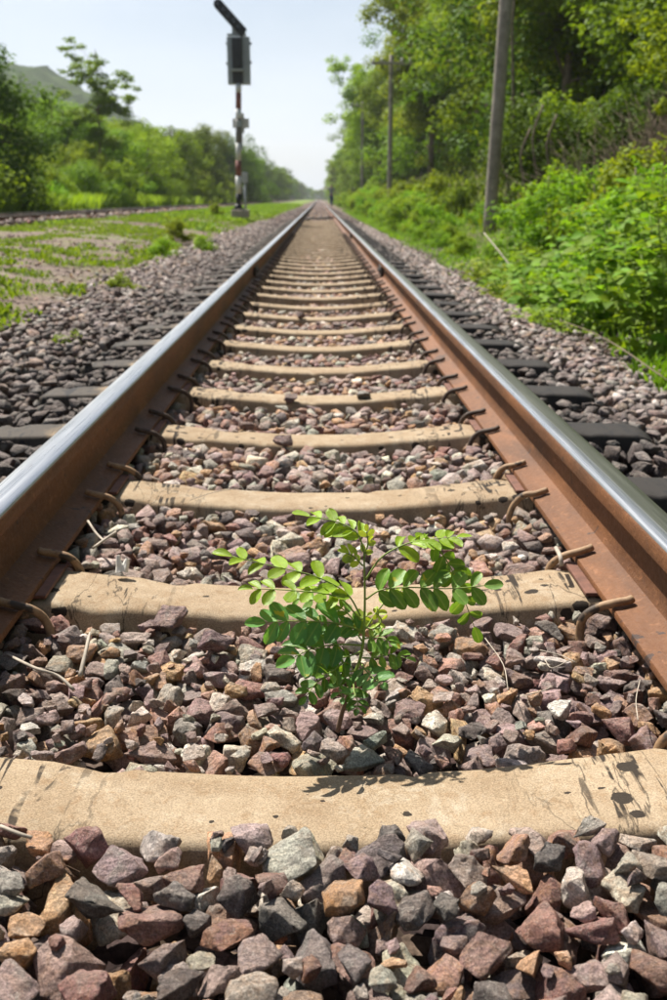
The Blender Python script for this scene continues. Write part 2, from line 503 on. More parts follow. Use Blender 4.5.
tag(h_, 'hazy wooded hill far behind the trees on the left', kind='structure')

# ------------------------------------------------------------------ sleepers
S_SP = 0.6165
S1Y = 1.003          # centre line of the nearest sleeper
def sleeper_top(x):
    ax = np.abs(np.asarray(x, float))
    z = -.194 + np.interp(ax, [0, .06, .12, .18, .24, .31, .375, .44, .49, .53], [0, .0006, .0025, .0065, .0115, .0185, .0245, .0315, .0355, .037])
    return z - np.clip((ax-.66)/.3, 0, 1)*.010
def make_sleeper_mesh(hi):
    N = 97 if hi else 33
    X = np.linspace(-.955, .955, N)
    V = []; rows = []
    for i, x in enumerate(X):
        zt = float(sleeper_top(x)); ax = abs(x)
        w = .147 + .022*min(1, max(0, (ax-.2)/.25))
        e = 1.0
        endk = max(0, (ax-.93)/.025)
        zt -= .008*endk
        w2 = w/2 - .006*endk
        r = .011
        sec = [(-w2-.028, zt-.17), (-w2-.008, zt-.045), (-w2, zt-r), (-w2+r*.3, zt-r*.32), (-w2+r*1.1, zt), (-w2*.5, zt+.0006), (0, zt+.001), (w2*.5, zt+.0006),
               (w2-r*1.1, zt), (w2-r*.3, zt-r*.32), (w2, zt-r), (w2+.008, zt-.045), (w2+.028, zt-.17)]
        row = []
        for (yy, zz) in sec:
            if hi:
                q = noise.noise((x*9, yy*30, 1.7))*.0016 + noise.noise((x*40, yy*60, 4))*.0008
                chip = max(0, noise.noise((x*22, yy*8, 8))-.24)*.022
                if abs(abs(yy)-w2) < r*1.2: zz -= chip; yy *= (1-chip*1.2)
                zz += q
            row.append(len(V)); V.append((x, yy, zz))
        rows.append(row)
    F = []
    for a, b in zip(rows[:-1], rows[1:]):
        for k in range(len(a)-1): F.append((a[k], b[k], b[k+1], a[k+1]))
    F.append(tuple(rows[0])); F.append(tuple(reversed(rows[-1])))
    me = bpy.data.meshes.new('sleeper'); me.from_pydata(V, [], F)
    for p in me.polygons[:-2]: p.use_smooth = True
    me.materials.append(M['concrete'])
    bm = bmesh.new(); bm.from_mesh(me); bmesh.ops.recalc_face_normals(bm, faces=bm.faces[:]); bm.to_mesh(me); bm.free()
    return me
sl_hi = make_sleeper_mesh(True); sl_lo = make_sleeper_mesh(False)

FOOT_IN = .4665; RC = .533     # foot inner edge, rail centre line (|x|)
def clip_mesh(sx, side, hi, seed, rod_s=-1, mt='clip'):
    """spring rod: comes out of both faces of the sleeper, bows up and bears on the rail foot.
       sx: which rail (-1/1); side: -1 inside of the gauge, +1 outside"""
    r_ = random.Random(seed)
    fx = sx*(RC + side*(RC-FOOT_IN))           # foot edge
    o = sx*side                                  # direction away from the rail
    tubes = []
    for s in (rod_s,):
        j = lambda a: r_.uniform(-a, a)
        w0 = -.152 if s < 0 else .082; w1 = -.166 if s < 0 else .072
        ctrl = [(fx+o*.034, s*.05-.03, -.238), (fx+o*.040, w0, -.222), (fx+o*.044+j(.004), w0+j(.004), -.190),
                (fx+o*.038+j(.003), w0+j(.003), -.160), (fx+o*.020, (w0+w1)/2, -.139+j(.002)), (fx-o*.004, w1+j(.003), -.1305),
                (fx-o*.022, w1+j(.004), -.1255), (fx-o*.031, w1+j(.004), -.1215)]
        pts = curve_pts(ctrl, 5 if hi else 2)
        tubes.append((pts, [.0070]*(len(pts)-2)+[.0066, .0054]))
    return tubes_mesh('rail_clip', tubes, M[mt], 10 if hi else 5)
clip_hi = [{(a, b, c): clip_mesh(a, b, True, 40*k+a*7+3*b+c, c, 'clip' if k else 'clip_dark') for a in (-1, 1) for b in (-1, 1) for c in (-1, 1)} for k in range(4)]
clip_lo = {(a, b, c): clip_mesh(a, b, False, 5, c, 'clip_dark') for a in (-1, 1) for b in (-1, 1) for c in (-1, 1)}
def pad_mesh(sx):
    bm = bmesh.new()
    bm_box(bm, (sx*(RC-.002), 0, -.1535), (.165, .150, .0068), .0015)
    return bm_mesh('rail_pad', bm, [M['pad']])
pads = {s: pad_mesh(s) for s in (-1, 1)}
ORD = ['first', 'second', 'third', 'fourth', 'fifth', 'sixth', 'seventh', 'eighth', 'ninth', 'tenth', 'eleventh', 'twelfth', 'thirteenth', 'fourteenth', 'fifteenth', 'sixteenth', 'seventeenth', 'eighteenth', 'nineteenth', 'twentieth']
NSL = 54
sleepers = []
for i in range(NSL):
    hi = i < 6
    y = S1Y + i*S_SP + (rnd.uniform(-.008, .008) if i > 1 else 0)
    s = link('concrete_sleeper', sl_hi if hi else sl_lo)
    s.location = (0, y, 0); s.rotation_euler = (0, 0, 0 if i == 0 else rnd.uniform(-.004, .004))
    if i == 0: lb = 'tan concrete sleeper nearest the camera, spanning the picture in front of the green seedling'
    elif i == 1: lb = 'tan concrete sleeper right behind the green seedling, with black tar drips by the right rail'
    elif i < 20: lb = '%s concrete sleeper counted from the camera, tan on top with dark greasy ends' % ORD[i]
    else: lb = 'distant thin concrete sleeper, one of the narrow bars merging into ballast up the track'
    tag(s, lb, 'sleeper', 'concrete sleepers under the main track')
    for a in (-1, 1):
        link('rail_pad', pads[a], s)
        for b in (-1, 1):
            for c in (-1, 1):
                if i < (30 if b < 0 else 12): link('rail_clip', clip_hi[(1, 2, 3, 0, 0, 0, 0)[i]][(a, b, c)] if i < 7 else clip_lo[(a, b, c)], s)
    sleepers.append(y)

# ------------------------------------------------------------------ rails
def rail_mesh(y0, y1, x_in_sign, step=2.0, wob=.0009, seed=0):
    """bullhead-free flat bottom rail; head 66 mm, foot 133 mm, 150 mm high; local x=0 at the centre line"""
    half = [(0, 0.0), (.012, -.0002), (.021, -.0012), (.027, -.0033), (.0308, -.0072), (.0328, -.0125), (.0334, -.030), (.0322, -.0345), (.018, -.0405),
            (.0105, -.046), (.0078, -.056), (.0076, -.090), (.0085, -.108), (.014, -.1205), (.028, -.1290), (.052, -.1365), (.0655, -.1400), (.0668, -.1425), (.0668, -.1500)]
    prof = [(-a, b) for a, b in reversed(half[1:])] + half
    n = len(prof)
    ysr = np.concatenate([np.arange(y0, min(y1, 12), .5), np.arange(max(y0, 12), y1+.01, step)])
    V = []; F = []; MI = []
    r_ = random.Random(seed)
    for j, y in enumerate(ysr):
        w = noise.noise((y*.23+seed, 3.1, 0))*wob*3 + noise.noise((y*1.1+seed, 1, 0))*wob
        dz = noise.noise((y*.3, seed+7.7, 0))*wob
        for (a, b) in prof: V.append((a+w, y, b+dz*3))
    for j in range(len(ysr)-1):
        for k in range(n):
            k2 = (k+1) % n
            F.append((j*n+k, (j+1)*n+k, (j+1)*n+k2, j*n+k2))
            xa = abs(prof[k][0]+prof[k2][0])/2; zb = (prof[k][1]+prof[k2][1])/2
            MI.append(1 if zb > -.006 else 0)
    me = bpy.data.meshes.new('rail'); me.from_pydata(V, [], F)
    me.materials.append(M['rust']); me.materials.append(M['polished_%d' % x_in_sign])
    me.polygons.foreach_set('material_index', MI)
    for p in me.polygons: p.use_smooth = True
    bm = bmesh.new(); bm.from_mesh(me); bmesh.ops.recalc_face_normals(bm, faces=bm.faces[:])
    for e in bm.edges:
        if len(e.link_faces) == 2 and e.calc_face_angle(0) > .6: e.smooth = False
    bm.to_mesh(me); bm.free()
    return me
RAILS = {}
for s, lb in ((-1, 'left steel rail of the main track, its inner side in brown shade'), (1, 'right steel rail of the main track, its rusty orange inner side in the sun')):
    r_ = link('steel_rail', rail_mesh(-1.5, 320, s, seed=s+2)); r_.location = (s*RC, 0, 0)
    tag(r_, lb, 'rail', 'rails of the main track'); RAILS[s] = r_
    def fish(y, ln):
        bm = bmesh.new()
        for sd in (-1, 1):
            bm_box(bm, (sd*.024, y, -.078), (.022, ln, .074), .004)
            for q in (-.3, -.1, .1, .3):
                bm_box(bm, (sd*.041, y+q*ln, -.078), (.016, .024, .024), .003)
        return bm_mesh('fishplate', bm, [M['black_iron']])
    link('fishplate', fish(8.35, .30), r_)
    if s == 1: link('fishplate', fish(16.4, .30), r_)
# second track on the left
for k, xx in enumerate((-6.05, -7.12)):
    r_ = link('steel_rail', rail_mesh(8, 260, 1, step=6, wob=.003, seed=9+k)); r_.location = (xx, 0, .17)
    tag(r_, ('near rail of the rusty second track beyond the grass on the left', 'far rail of the second track close to the left bushes')[k], 'rail', 'rails of the second track')
bm = bmesh.new()
for i in range(180):
    bm_box(bm, (-6.58, 9+i*.62, -.06), (1.9, .2, .14), .01, seg=1)
for v in bm.verts: v.co.z += .0
o = link('sleeper_row', bm_mesh('sleeper_row', bm, [M['concrete']])); o.location = (0, 0, 0)
tag(o, 'low sleepers of the second track almost buried in gravel', kind='stuff')

# dark rod across the track
rod = link('cross_rod', tubes_mesh('cross_rod', [([(-.47, 33.0, -.16), (-.2, 33.02, -.10), (0, 33.0, -.12), (.25, 33.0, -.10), (.47, 33.1, -.09)], .035)], M['black_iron'], 8))
tag(rod, 'dark rod lying across the track between the rails far ahead', 'rod')

# ------------------------------------------------------------------ ballast stones
def hull_stone(seed, lvl):
    """returns (verts, tri faces, plane normals, plane dists) of an angular broken stone, longest half axis about 1"""
    r_ = random.Random(seed)
    bm = bmesh.new()
    ax = (1, r_.uniform(.62, .95), r_.uniform(.48, .80))
    for _ in range(r_.choice((10, 12, 13, 15))):
        while True:
            v = Vector((r_.gauss(0, 1), r_.gauss(0, 1), r_.gauss(0, 1)))
            if v.length > .1: break
        v.normalize()
        # pull towards a box so that faces come out flat and blocky
        m = max(abs(c) for c in v); v = v*(1-.45) + (v/m)*.45
        v *= r_.uniform(.86, 1.0)
        bm.verts.new((v.x*ax[0], v.y*ax[1], v.z*ax[2]))
    bmesh.ops.convex_hull(bm, input=bm.verts[:])
    for v in [v for v in bm.verts if not v.link_faces]: bm.verts.remove(v)
    bm.normal_update()
    bmesh.ops.dissolve_limit(bm, angle_limit=R(16), verts=bm.verts[:], edges=bm.edges[:])
    bm.normal_update()
    pn = np.array([f.normal[:] for f in bm.faces]); pd = np.array([f.normal.dot(f.calc_center_median()) for f in bm.faces])
    if lvl >= 1:
        bmesh.ops.bevel(bm, geom=bm.edges[:], offset=.024 if lvl == 2 else .028, segments=1, affect='EDGES', clamp_overlap=True)
    bmesh.ops.triangulate(bm, faces=bm.faces[:])
    if lvl == 2:
        bmesh.ops.subdivide_edges(bm, edges=[e for e in bm.edges if e.calc_length() > .22], cuts=2, use_grid_fill=True)
        bmesh.ops.triangulate(bm, faces=bm.faces[:])
        bmesh.ops.subdivide_edges(bm, edges=[e for e in bm.edges if e.calc_length() > .2], cuts=1, use_grid_fill=True)
        bmesh.ops.triangulate(bm, faces=bm.faces[:])
        bm.normal_update()
        for v in bm.verts:
            p = v.co + Vector((seed*1.7, 0, 0))
            d = noise.noise(p*1.6)*.06 + noise.noise(p*4)*.05 + noise.noise(p*9)*.03
            step = (round((p.z*4.2+noise.noise(p*1.2)*2.0))/4.2)   # slight cleavage steps
            v.co += v.normal*d
    bm.normal_update(); bm.verts.ensure_lookup_table()
    V = np.array([v.co[:] for v in bm.verts]); Fc = np.array([[v.index for v in f.verts] for f in bm.faces if len(f.verts) == 3])
    bm.free()
    return V, Fc, pn, pd
NV = 34
ST = {l: [hull_stone(100+i, l) for i in range(NV)] for l in (0, 1, 2)}
PLN = [(s[2], s[3]) for s in ST[0]]

PALETTE = [((.29, .215, .20), .25, 22), ((.225, .155, .15), .3, 17), ((.225, .115, .10), .4, 9), ((.33, .20, .15), .8, 13),
           ((.45, .29, .16), 1., 9), ((.38, .35, .30), .4, 13), ((.265, .275, .23), .15, 4), ((.58, .54, .47), .5, 8), ((.12, .105, .10), .1, 8)]
_w = np.cumsum([p[2] for p in PALETTE]); _w = _w/_w[-1]
def stone_colour(x, y):
    p = PALETTE[int(np.searchsorted(_w, rng.random()))]
    k = rng.uniform(.82, 1.5)
    c = np.array(p[0])*k*rng.uniform(.93, 1.07, 3)
    a = p[1]*rng.uniform(.4, 1.)
    ax = abs(x)
    # grease thrown off the wheels darkens the stones just outside the rails; those close inside darken towards the rail, more on the left
    if ax > .57:
        m = c.mean(); c = (c*.45+np.array((1.06, .96, 1.0))*m*.55)*(.66 if x < 0 else .78)*rng.uniform(.7, 1.25); a *= .5
        g = np.clip(1-(ax-.80)/(.34 if x > 0 else .6), 0, 1)*(.90 if x > 0 else .88)
        g *= rng.uniform(.85, 1.)
        c = c*(1-g) + np.array((.028, .026, .028))*g; a *= (1-g)
    elif ax > .36:
        g = np.clip((ax-.36)/.12, 0, 1)*(.55 if x < 0 else .35)*rng.uniform(.3, 1)
        c = c*(1-g) + np.array((.045, .032, .026))*g
    return np.append(c, a)

def rand_rot(tilt):
    e = Euler((rng.normal(0, tilt), rng.normal(0, tilt), rng.uniform(0, 2*math.pi)))
    q = Euler((0, 0, rng.uniform(0, 6.28))).to_matrix()
    m = (e.to_matrix() @ q)
    if rng.random() < .07: m = Euler((rng.uniform(0, 6.28), rng.uniform(0, 6.28), rng.uniform(0, 6.28))).to_matrix()
    return np.array(m)

CELL = .005
GX0, GX1, GY0, GY1 = -1.75, 1.75, .36, 7.0
gx = np.arange(GX0, GX1, CELL); gy = np.arange(GY0, GY1, CELL)
GXX, GYY = np.meshgrid(gx, gy)
AX = np.abs(GXX)
BED0 = np.where(AX < .95, -.262, np.interp(GXX, [-1.75, -1.35, -.95, .95, 1.2, 1.55, 1.75], [-.16, -.235, -.262, -.262, -.30, -.37, -.40]))
wob = np.array([[noise.noise((a*3.1, b*3.1, 0)) for a in gx[::10]] for b in gy[::10]])
wob = np.repeat(np.repeat(wob, 10, 0), 10, 1)[:GXX.shape[0], :GXX.shape[1]]
TGT = np.where(AX < .47, -.186+.02*np.clip((AX-.25)/.2, 0, 1), 0) + np.where((AX >= .47) & (AX < .97), np.where(GXX < -.66, -.150, -.158), 0) + np.where(AX >= .97, np.interp(GXX, [-1.75, -1.3, -.97, .97, 1.3, 1.75], [-.12, -.150, -.148, -.175, -.25, -.37]), 0)
TGT += wob*.013 - np.where(AX < .5, np.clip((GYY-2.6)/1.5, 0, 1)*.010, 0)
# before the first sleeper the stones lie a little higher
TGT += np.where((GYY < .93) & (AX < .5), .022, 0) + np.where((GYY > .80) & (GYY < .93) & (AX < .5), .014, 0)
H = BED0.copy()
PH = (GYY - S1Y)/S_SP
kk = np.clip(np.round(PH), 0, 99)
dy = np.abs(GYY-(S1Y+kk*S_SP))
sw = .0735+.011*np.clip((AX-.2)/.25, 0, 1)
SLM = (dy < sw+.004) & (AX < .957)
H[SLM] = sleeper_top(GXX)[SLM]
RAILM = (AX > FOOT_IN-.003) & (AX < 2*RC-FOOT_IN+.003)
stones = []
def drop(x, y, size, vi, rot, zmax_extra=0., force=False):
    pn, pd = PLN[vi]
    n = pn @ rot.T; d = pd*size
    rad = size*1.02
    i0 = int((x-rad-GX0)/CELL); i1 = int((x+rad-GX0)/CELL)+2
    j0 = int((y-rad-GY0)/CELL); j1 = int((y+rad-GY0)/CELL)+2
    if i0 < 0 or j0 < 0 or i1 > len(gx) or j1 > len(gy): return None
    lx = gx[i0:i1]-x; ly = gy[j0:j1]-y
    A, B = np.meshgrid(lx, ly)
    up = np.full(A.shape, 9.); lo = np.full(A.shape, -9.)
    for q in range(len(d)):
        nz = n[q, 2]
        if abs(nz) < 1e-3: 
            bad = (n[q, 0]*A+n[q, 1]*B) > d[q]; up[bad] = -9; continue
        zz = (d[q]-n[q, 0]*A-n[q, 1]*B)/nz
        if nz > 0: up = np.minimum(up, zz)
        else: lo = np.maximum(lo, zz)
    ok = up > lo
    if not ok.any(): return None
    h = H[j0:j1, i0:i1]
    z = (h-lo)[ok].max()
    top = z+up[ok].max()
    rm = RAILM[j0:j1, i0:i1] & ok
    if rm.any() and (z+up[rm]).max() > -.153: return None
    if not force and (top > TGT[j0:j1, i0:i1][ok].mean()+zmax_extra): return None
    gap = (z+lo-h)[ok].mean()
    return z, gap, (j0, j1, i0, i1, ok, up, lo)
def commit(x, y, size, vi, rot, res):
    z, gap, (j0, j1, i0, i1, ok, up, lo) = res
    h = H[j0:j1, i0:i1]
    h[ok] = np.maximum(h[ok], z+up[ok])
    stones.append([x, y, z-.002, size, vi, rot, (j0, j1, i0, i1, ok, up, z)])
def fill(x0, x1, y0, y1, n, smin, smax, tries=5):
    for _ in range(n):
        size = smin+(smax-smin)*rng.beta(1.6, 2.2)
        vi = int(rng.integers(NV)); rot = rand_rot(.38)
        best = None
        for _t in range(tries):
            x = rng.uniform(x0, x1); y = rng.uniform(y0, y1)
            r_ = drop(x, y, size, vi, rot)
            if r_ is None: continue
            sc_ = r_[1]*1.5 + (r_[0])*.8
            if best is None or sc_ < best[0]: best = (sc_, x, y, r_)
        if best: commit(best[1], best[2], size, vi, rot, best[3])
# cribs between the rails
fill(-.62, .62, .36, .93, 420, .016, .024)
fill(-.62, .62, .36, .93, 1400, .022, .044)
fill(-.62, .62, .36, .93, 450, .015, .027)
for i in range(0, 9):
    ya = S1Y+i*S_SP+.07; yb = ya+S_SP-.14
    if i < 3:
        fill(-.60, .60, ya, yb, 1150, .023, .045, 5) if i == 0 else fill(-.60, .60, ya, yb, 950, .025, .048, 5); fill(-.60, .60, ya, yb, 500 if i == 0 else 380, .013, .024, 5)
    else:
        fill(-.60, .60, ya, yb, 650, .024, .045, 3); fill(-.60, .60, ya, yb, 200, .013, .024, 3)
for _k in range(3):
    _y0 = (.36, S1Y+.07, S1Y+S_SP+.07)[_k]; _y1 = (.93, S1Y+S_SP-.07, S1Y+2*S_SP-.07)[_k]
    fill(-.52, .52, _y0, _y1, (160, 380, 220)[_k], .007, .014, 3)
# shoulders outside the rails
fill(-1.72, -.58, 1.2, 3.0, 1600, .021, .042, 3); fill(.58, 1.72, 1.2, 3.0, 1300, .021, .042, 3)
fill(-1.72, -.58, 2.9, 7.0, 3600, .021, .042, 3); fill(.58, 1.72, 2.9, 7.0, 3600, .021, .042, 3)

# how much of each stone is exposed, and how large it shows
ct, st_ = math.cos(PITCH), math.sin(PITCH)
def project(x, y, z):
    v = cam.matrix_world.inverted() @ Vector((x, y, z)) if False else _rot.transposed() @ (Vector((x, y, z))-Vector((CX, 0, CH)))
    return 333.5+1000*v.x/-v.z, 500-1000*v.y/-v.z, -v.z
cand = []
for k, s in enumerate(stones):
    j0, j1, i0, i1, ok, up, z = s[6]
    vis = (H[j0:j1, i0:i1][ok] <= z+up[ok]+.0015).mean()
    px, py, dd = project(s[0], s[1], s[2])
    s.append(vis); s.append(dd)
    inside = -12 < px < 679 and py < 1015
    # hidden behind the rail heads
    ax = abs(s[0])
    if ax > .47 and s[1] < 1.9: inside = False
    if inside and vis > .35: cand.append((s[3]/dd*min(1, vis+.25), k))
cand.sort(reverse=True)
part_ids = {k for _, k in cand[:300]}

ballast_me = None
bx = np.unique(np.concatenate([np.linspace(-1.75, 1.75, 60)])); by = np.concatenate([np.linspace(-1.5, 7, 90), np.linspace(7.2, 60, 130), np.linspace(62, 330, 60)])
BX, BY = np.meshgrid(bx, by)
def bed_z(x, y):
    ax = np.abs(x)
    near = np.where(ax < .95, -.268, np.interp(x, [-1.75, -1.35, -.95, .95, 1.2, 1.55, 1.75], [-.165, -.24, -.268, -.268, -.305, -.375, -.42]))
    far = np.where(ax < .97, np.where(ax < .5, -.240, -.215), np.interp(x, [-1.75, -1.3, -.97, .97, 1.3, 1.75], [-.13, -.18, -.215, -.215, -.28, -.42]))
    k = np.clip((y-6.9)/.4, 0, 1)
    k2 = np.clip((y-31)/5, 0, 1)
    cover = np.where(ax < .47, -.172, far)
    return near*(1-k)+(far*(1-k2)+cover*k2)*k
BZ = bed_z(BX, BY)+np.array([noise.noise((a*8, b*8, 2))*.008 for a, b in zip(BX.ravel(), BY.ravel())]).reshape(BX.shape)
idx = np.arange(BX.size).reshape(BX.shape)
F = np.stack([idx[:-1, :-1], idx[:-1, 1:], idx[1:, 1:], idx[1:, :-1]], -1).reshape(-1, 4)
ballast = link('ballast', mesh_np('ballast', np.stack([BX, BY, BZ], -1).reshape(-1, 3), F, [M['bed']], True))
tag(ballast, 'bed of broken purple-grey ballast stones under the main track', kind='structure')

hero = []
for i in range(NV):
    V, Fc, _, _ = ST[2][i]
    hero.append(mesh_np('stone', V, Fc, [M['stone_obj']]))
bufV = []; bufF = []; bufC = []; off = 0
def push(V, Fc, col):
    global off
    bufV.append(V); bufF.append(Fc+off); bufC.append(np.tile(col, (len(V), 1))); off += len(V)
for k, s in enumerate(stones):
    x, y, z, size, vi, rot = s[:6]; vis, dd = s[7], s[8]
    col = stone_colour(x, y)
    if k in part_ids:
        o = link('stone', hero[vi], ballast)
        o.matrix_local = Matrix.Translation((x, y, z)) @ Matrix(rot.tolist()).to_4x4() @ Matrix.Scale(size, 4)
        o.color = col.tolist()
    else:
        if vis < .06: continue
        lv = 2 if dd < 1.9 and vis > .2 else (1 if dd < 3.6 else 0)
        V, Fc = ST[lv][vi][:2]
        push((V*size) @ rot.T + np.array((x, y, z)), Fc, col)
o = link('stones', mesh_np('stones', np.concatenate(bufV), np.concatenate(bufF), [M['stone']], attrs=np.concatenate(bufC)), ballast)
o.name = 'stone_mass'; tag(o, kind='stuff')
# farther ballast
bufV = []; bufF = []; bufC = []; off = 0
def scatter(n, fx, y0, y1, s0, s1, sink, dens_pow=1.0, colf=stone_colour, zf=None):
    for _ in range(n):
        y = y0+(y1-y0)*rng.random()**dens_pow
        x = fx()
        if abs(abs(x)-RC) < .09 and y < 300 and abs(x) < 1.0: continue
        if abs(x) < .96:
            ph = (y-S1Y)/S_SP; 
            if abs(ph-round(ph)) < (.165 if y < 24 else .12) and rng.random() < (.99 if y < 27 else .55): continue
        size = rng.uniform(s0, s1)
        zb = float(zf(x, y)) if zf else float(bed_z(np.array(x), np.array(y)))
        vi = int(rng.integers(NV)); V, Fc = ST[0][vi][:2]
        rot = rand_rot(.4)
        push((V*size) @ rot.T+np.array((x, y, zb+size*sink)), Fc, colf(x, y))
scatter(7500, lambda: rng.uniform(-.46, .46), 6.95, 30, .017, .034, .45, 1.5)
scatter(7000, lambda: rng.uniform(-1.7, -.6), 6.95, 30, .021, .043, .45, 1.5)
scatter(7000, lambda: rng.uniform(.6, 1.7), 6.95, 30, .021, .043, .45, 1.5)
scatter(1500, lambda: rng.choice((-1, 1))*rng.uniform(.0, 1.6), 28, 75, .03, .05, .3, 1.3)
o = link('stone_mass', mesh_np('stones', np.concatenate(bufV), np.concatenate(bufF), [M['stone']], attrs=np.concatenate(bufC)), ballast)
tag(o, kind='stuff')
# gravel on the left verge
bufV = []; bufF = []; bufC = []; off = 0
def vcol(x, y):
    c = stone_colour(0, y); c[:3] = c[:3]*.8+.04; return c
scatter(5200, lambda: -1.55-3.4*rng.random()**1.4, 2.2, 26, .009, .024, .35, 1.6, vcol, lambda x, y: zg(x, y))
scatter(2500, lambda: rng.uniform(-8.2, -4.9), 12, 60, .03, .06, .3, 1.3, vcol, lambda x, y: zg(x, y)+.06)
scatter(1500, lambda: rng.uniform(1.6, 2.1), 3, 20, .014, .03, .3, 1.3, lambda x, y: stone_colour(1.5, y), lambda x, y: zg(x, y)+.03)
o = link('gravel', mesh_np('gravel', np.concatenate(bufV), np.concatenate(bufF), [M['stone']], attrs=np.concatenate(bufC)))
tag(o, 'scattered small gravel among the weeds beside the track', 'gravel', kind='stuff')
# low gravel bank that carries the second track
px_ = np.array([-9.0, -8.3, -7.8, -6.6, -5.4, -5.0, -4.4]); pz_ = np.array([-.06, .03, .06, .065, .06, .05, -.06])
yy_ = np.linspace(5, 260, 200)
PX, PY = np.meshgrid(px_, yy_); PZ = np.tile(pz_, (len(yy_), 1)) + np.array([noise.noise((a*2, b*2, 0))*.02 for a, b in zip(PX.ravel(), PY.ravel())]).reshape(PX.shape)
idx = np.arange(PX.size).reshape(PX.shape)
F = np.stack([idx[:-1, :-1], idx[:-1, 1:], idx[1:, 1:], idx[1:, :-1]], -1).reshape(-1, 4)
o = link('gravel_bank', mesh_np('gravel_bank', np.stack([PX, PY, PZ], -1).reshape(-1, 3), F, [M['bed']], True))
tag(o, 'low gravel bank under the second track', kind='structure')
# ------------------------------------------------------------------ loose stones and litter on the track
def loose_stone(x, y, size, col, label, al=.2):
    vi = rnd.randrange(NV); rot = np.array(Euler((rnd.gauss(0, .12), rnd.gauss(0, .12), rnd.uniform(0, 6.28))).to_matrix())
    r_ = drop(x, y, size, vi, rot, force=True)
    o = link('loose_stone', hero[vi])
    o.matrix_world = Matrix.Translation((x, y, (r_[0]-.002) if r_ else -.15)) @ Matrix(rot.tolist()).to_4x4() @ Matrix.Scale(size, 4)
    o.color = (*col, al)
    tag(o, label, 'stone', 'loose stones lying on the sleepers')
    if r_: commit(x, y, size, vi, rot, r_)
def ypx(px, py, z):
    """x, y of the ground point seen at photo position (px, py) at height z"""
    d = _rot @ Vector(((px-333.5)/1000, -(py-500)/1000, -1)); t = (z-CH)/d.z
    return CX+d.x*t, d.y*t
for px, py, sz, c, lb in (
    (283, 441, .030, (.17, .12, .12), 'purple-grey loose stone lying on the front edge of the fourth sleeper'),
    (252, 505, .020, (.10, .085, .09), 'small dark stone sitting on the third sleeper left of centre'),
    (246, 422, .026, (.19, .13, .12), 'reddish loose stone on the far edge left of centre of the fourth sleeper'),
    (291, 397, .030, (.15, .11, .11), 'dark stone perched on the fifth sleeper near its middle'),
    (364, 395, .030, (.20, .21, .20), 'grey-green stone perched on the fifth sleeper right of centre'),
    (172, 618, .034, (.21, .14, .14), 'mauve stone leaning on the front edge of the second sleeper on the left'),
    (215, 640, .034, (.18, .12, .13), 'purple stone against the second sleeper left of the seedling'),
    (300, 316, .034, (.14, .10, .10), 'dark pointed stone standing on a sleeper farther up the track'),
    (337, 322, .028, (.16, .12, .12), 'dark stone on a sleeper farther up the track, right of a pointed one')):
    zz = -.186 if py < 700 else -.19
    x, y = ypx(px, py, zz+.01); loose_stone(x, y, sz, c, lb)

def stick(name, pts, rad, label, cat, group=None, mat='stick'):
    o = link(name, tubes_mesh(name, [(curve_pts(pts, 4), rad)], M[mat], 6)); tag(o, label, cat, group)
def on(px, py, z=-.155):
    x, y = ypx(px, py, z); return (x, y, z)
stick('dry_stick', [on(8, 655, -.165), on(35, 668, -.15), on(58, 676, -.16), on(74, 690, -.172)], .0024, 'long brown dry stick by the left rail below the second sleeper', 'stick', 'dry sticks on the ballast')
stick('dry_stick', [on(80, 676, -.15), on(85, 655, -.135), on(90, 632, -.12)], [.003]*4+[.0026]*4+[.001], 'short pale pointed stick standing among the stones at left', 'stick', 'dry sticks on the ballast')
stick('dry_stick', [on(0, 826, -.14), on(20, 834, -.14), on(32, 838, -.145)], .002, 'pale stick poking in at the left edge below the nearest sleeper', 'stick', 'dry sticks on the ballast')
stick('dry_stick', [on(93, 548, -.14), on(104, 540, -.135), on(116, 532, -.13)], .0028, 'pale twig behind the second sleeper next to the left rail', 'stick', 'dry sticks on the ballast')
stick('dry_stick', [on(88, 521, -.13), on(96, 533, -.135), on(104, 541, -.14)], .0024, 'thin white twig crossing another one by the left rail', 'stick', 'dry sticks on the ballast')
stick('dry_stick', [on(556, 548, -.12), on(560, 556, -.115), on(562, 566, -.13)], .004, 'stubby white stick lying on a clip behind the second sleeper at right', 'stick', 'dry sticks on the ballast')
for k, p in enumerate((((485, 638), (503, 664), (508, 690)), ((540, 650), (560, 655), (575, 662)), ((545, 660), (552, 668), (570, 660)), ((526, 695), (545, 690), (553, 686)), ((640, 680), (636, 700), (638, 720)), ((190, 500), (215, 492), (240, 488)), ((520, 420), (535, 424), (540, 428)), ((200, 800), (0, 0), (0, 0)))):
    if p[1] == (0, 0): continue
    stick('grass_straw', [on(*q, z=-.145+.004*j) for j, q in enumerate(p)], .0007, ['thin bent straw right of the seedling behind the gravel in front of the second sleeper', 'pale straw lying below the tarry right end of the second sleeper', 'second pale straw curled just under the straw below the tarry sleeper end', 'short straw among stones between seedling and right rail', 'upright thin straw beside the right rail foot', 'thin dark straw lying in the gravel before the third sleeper', 'pale straw farther up near the right rail'][k], 'straw', 'dry straws on the gravel')
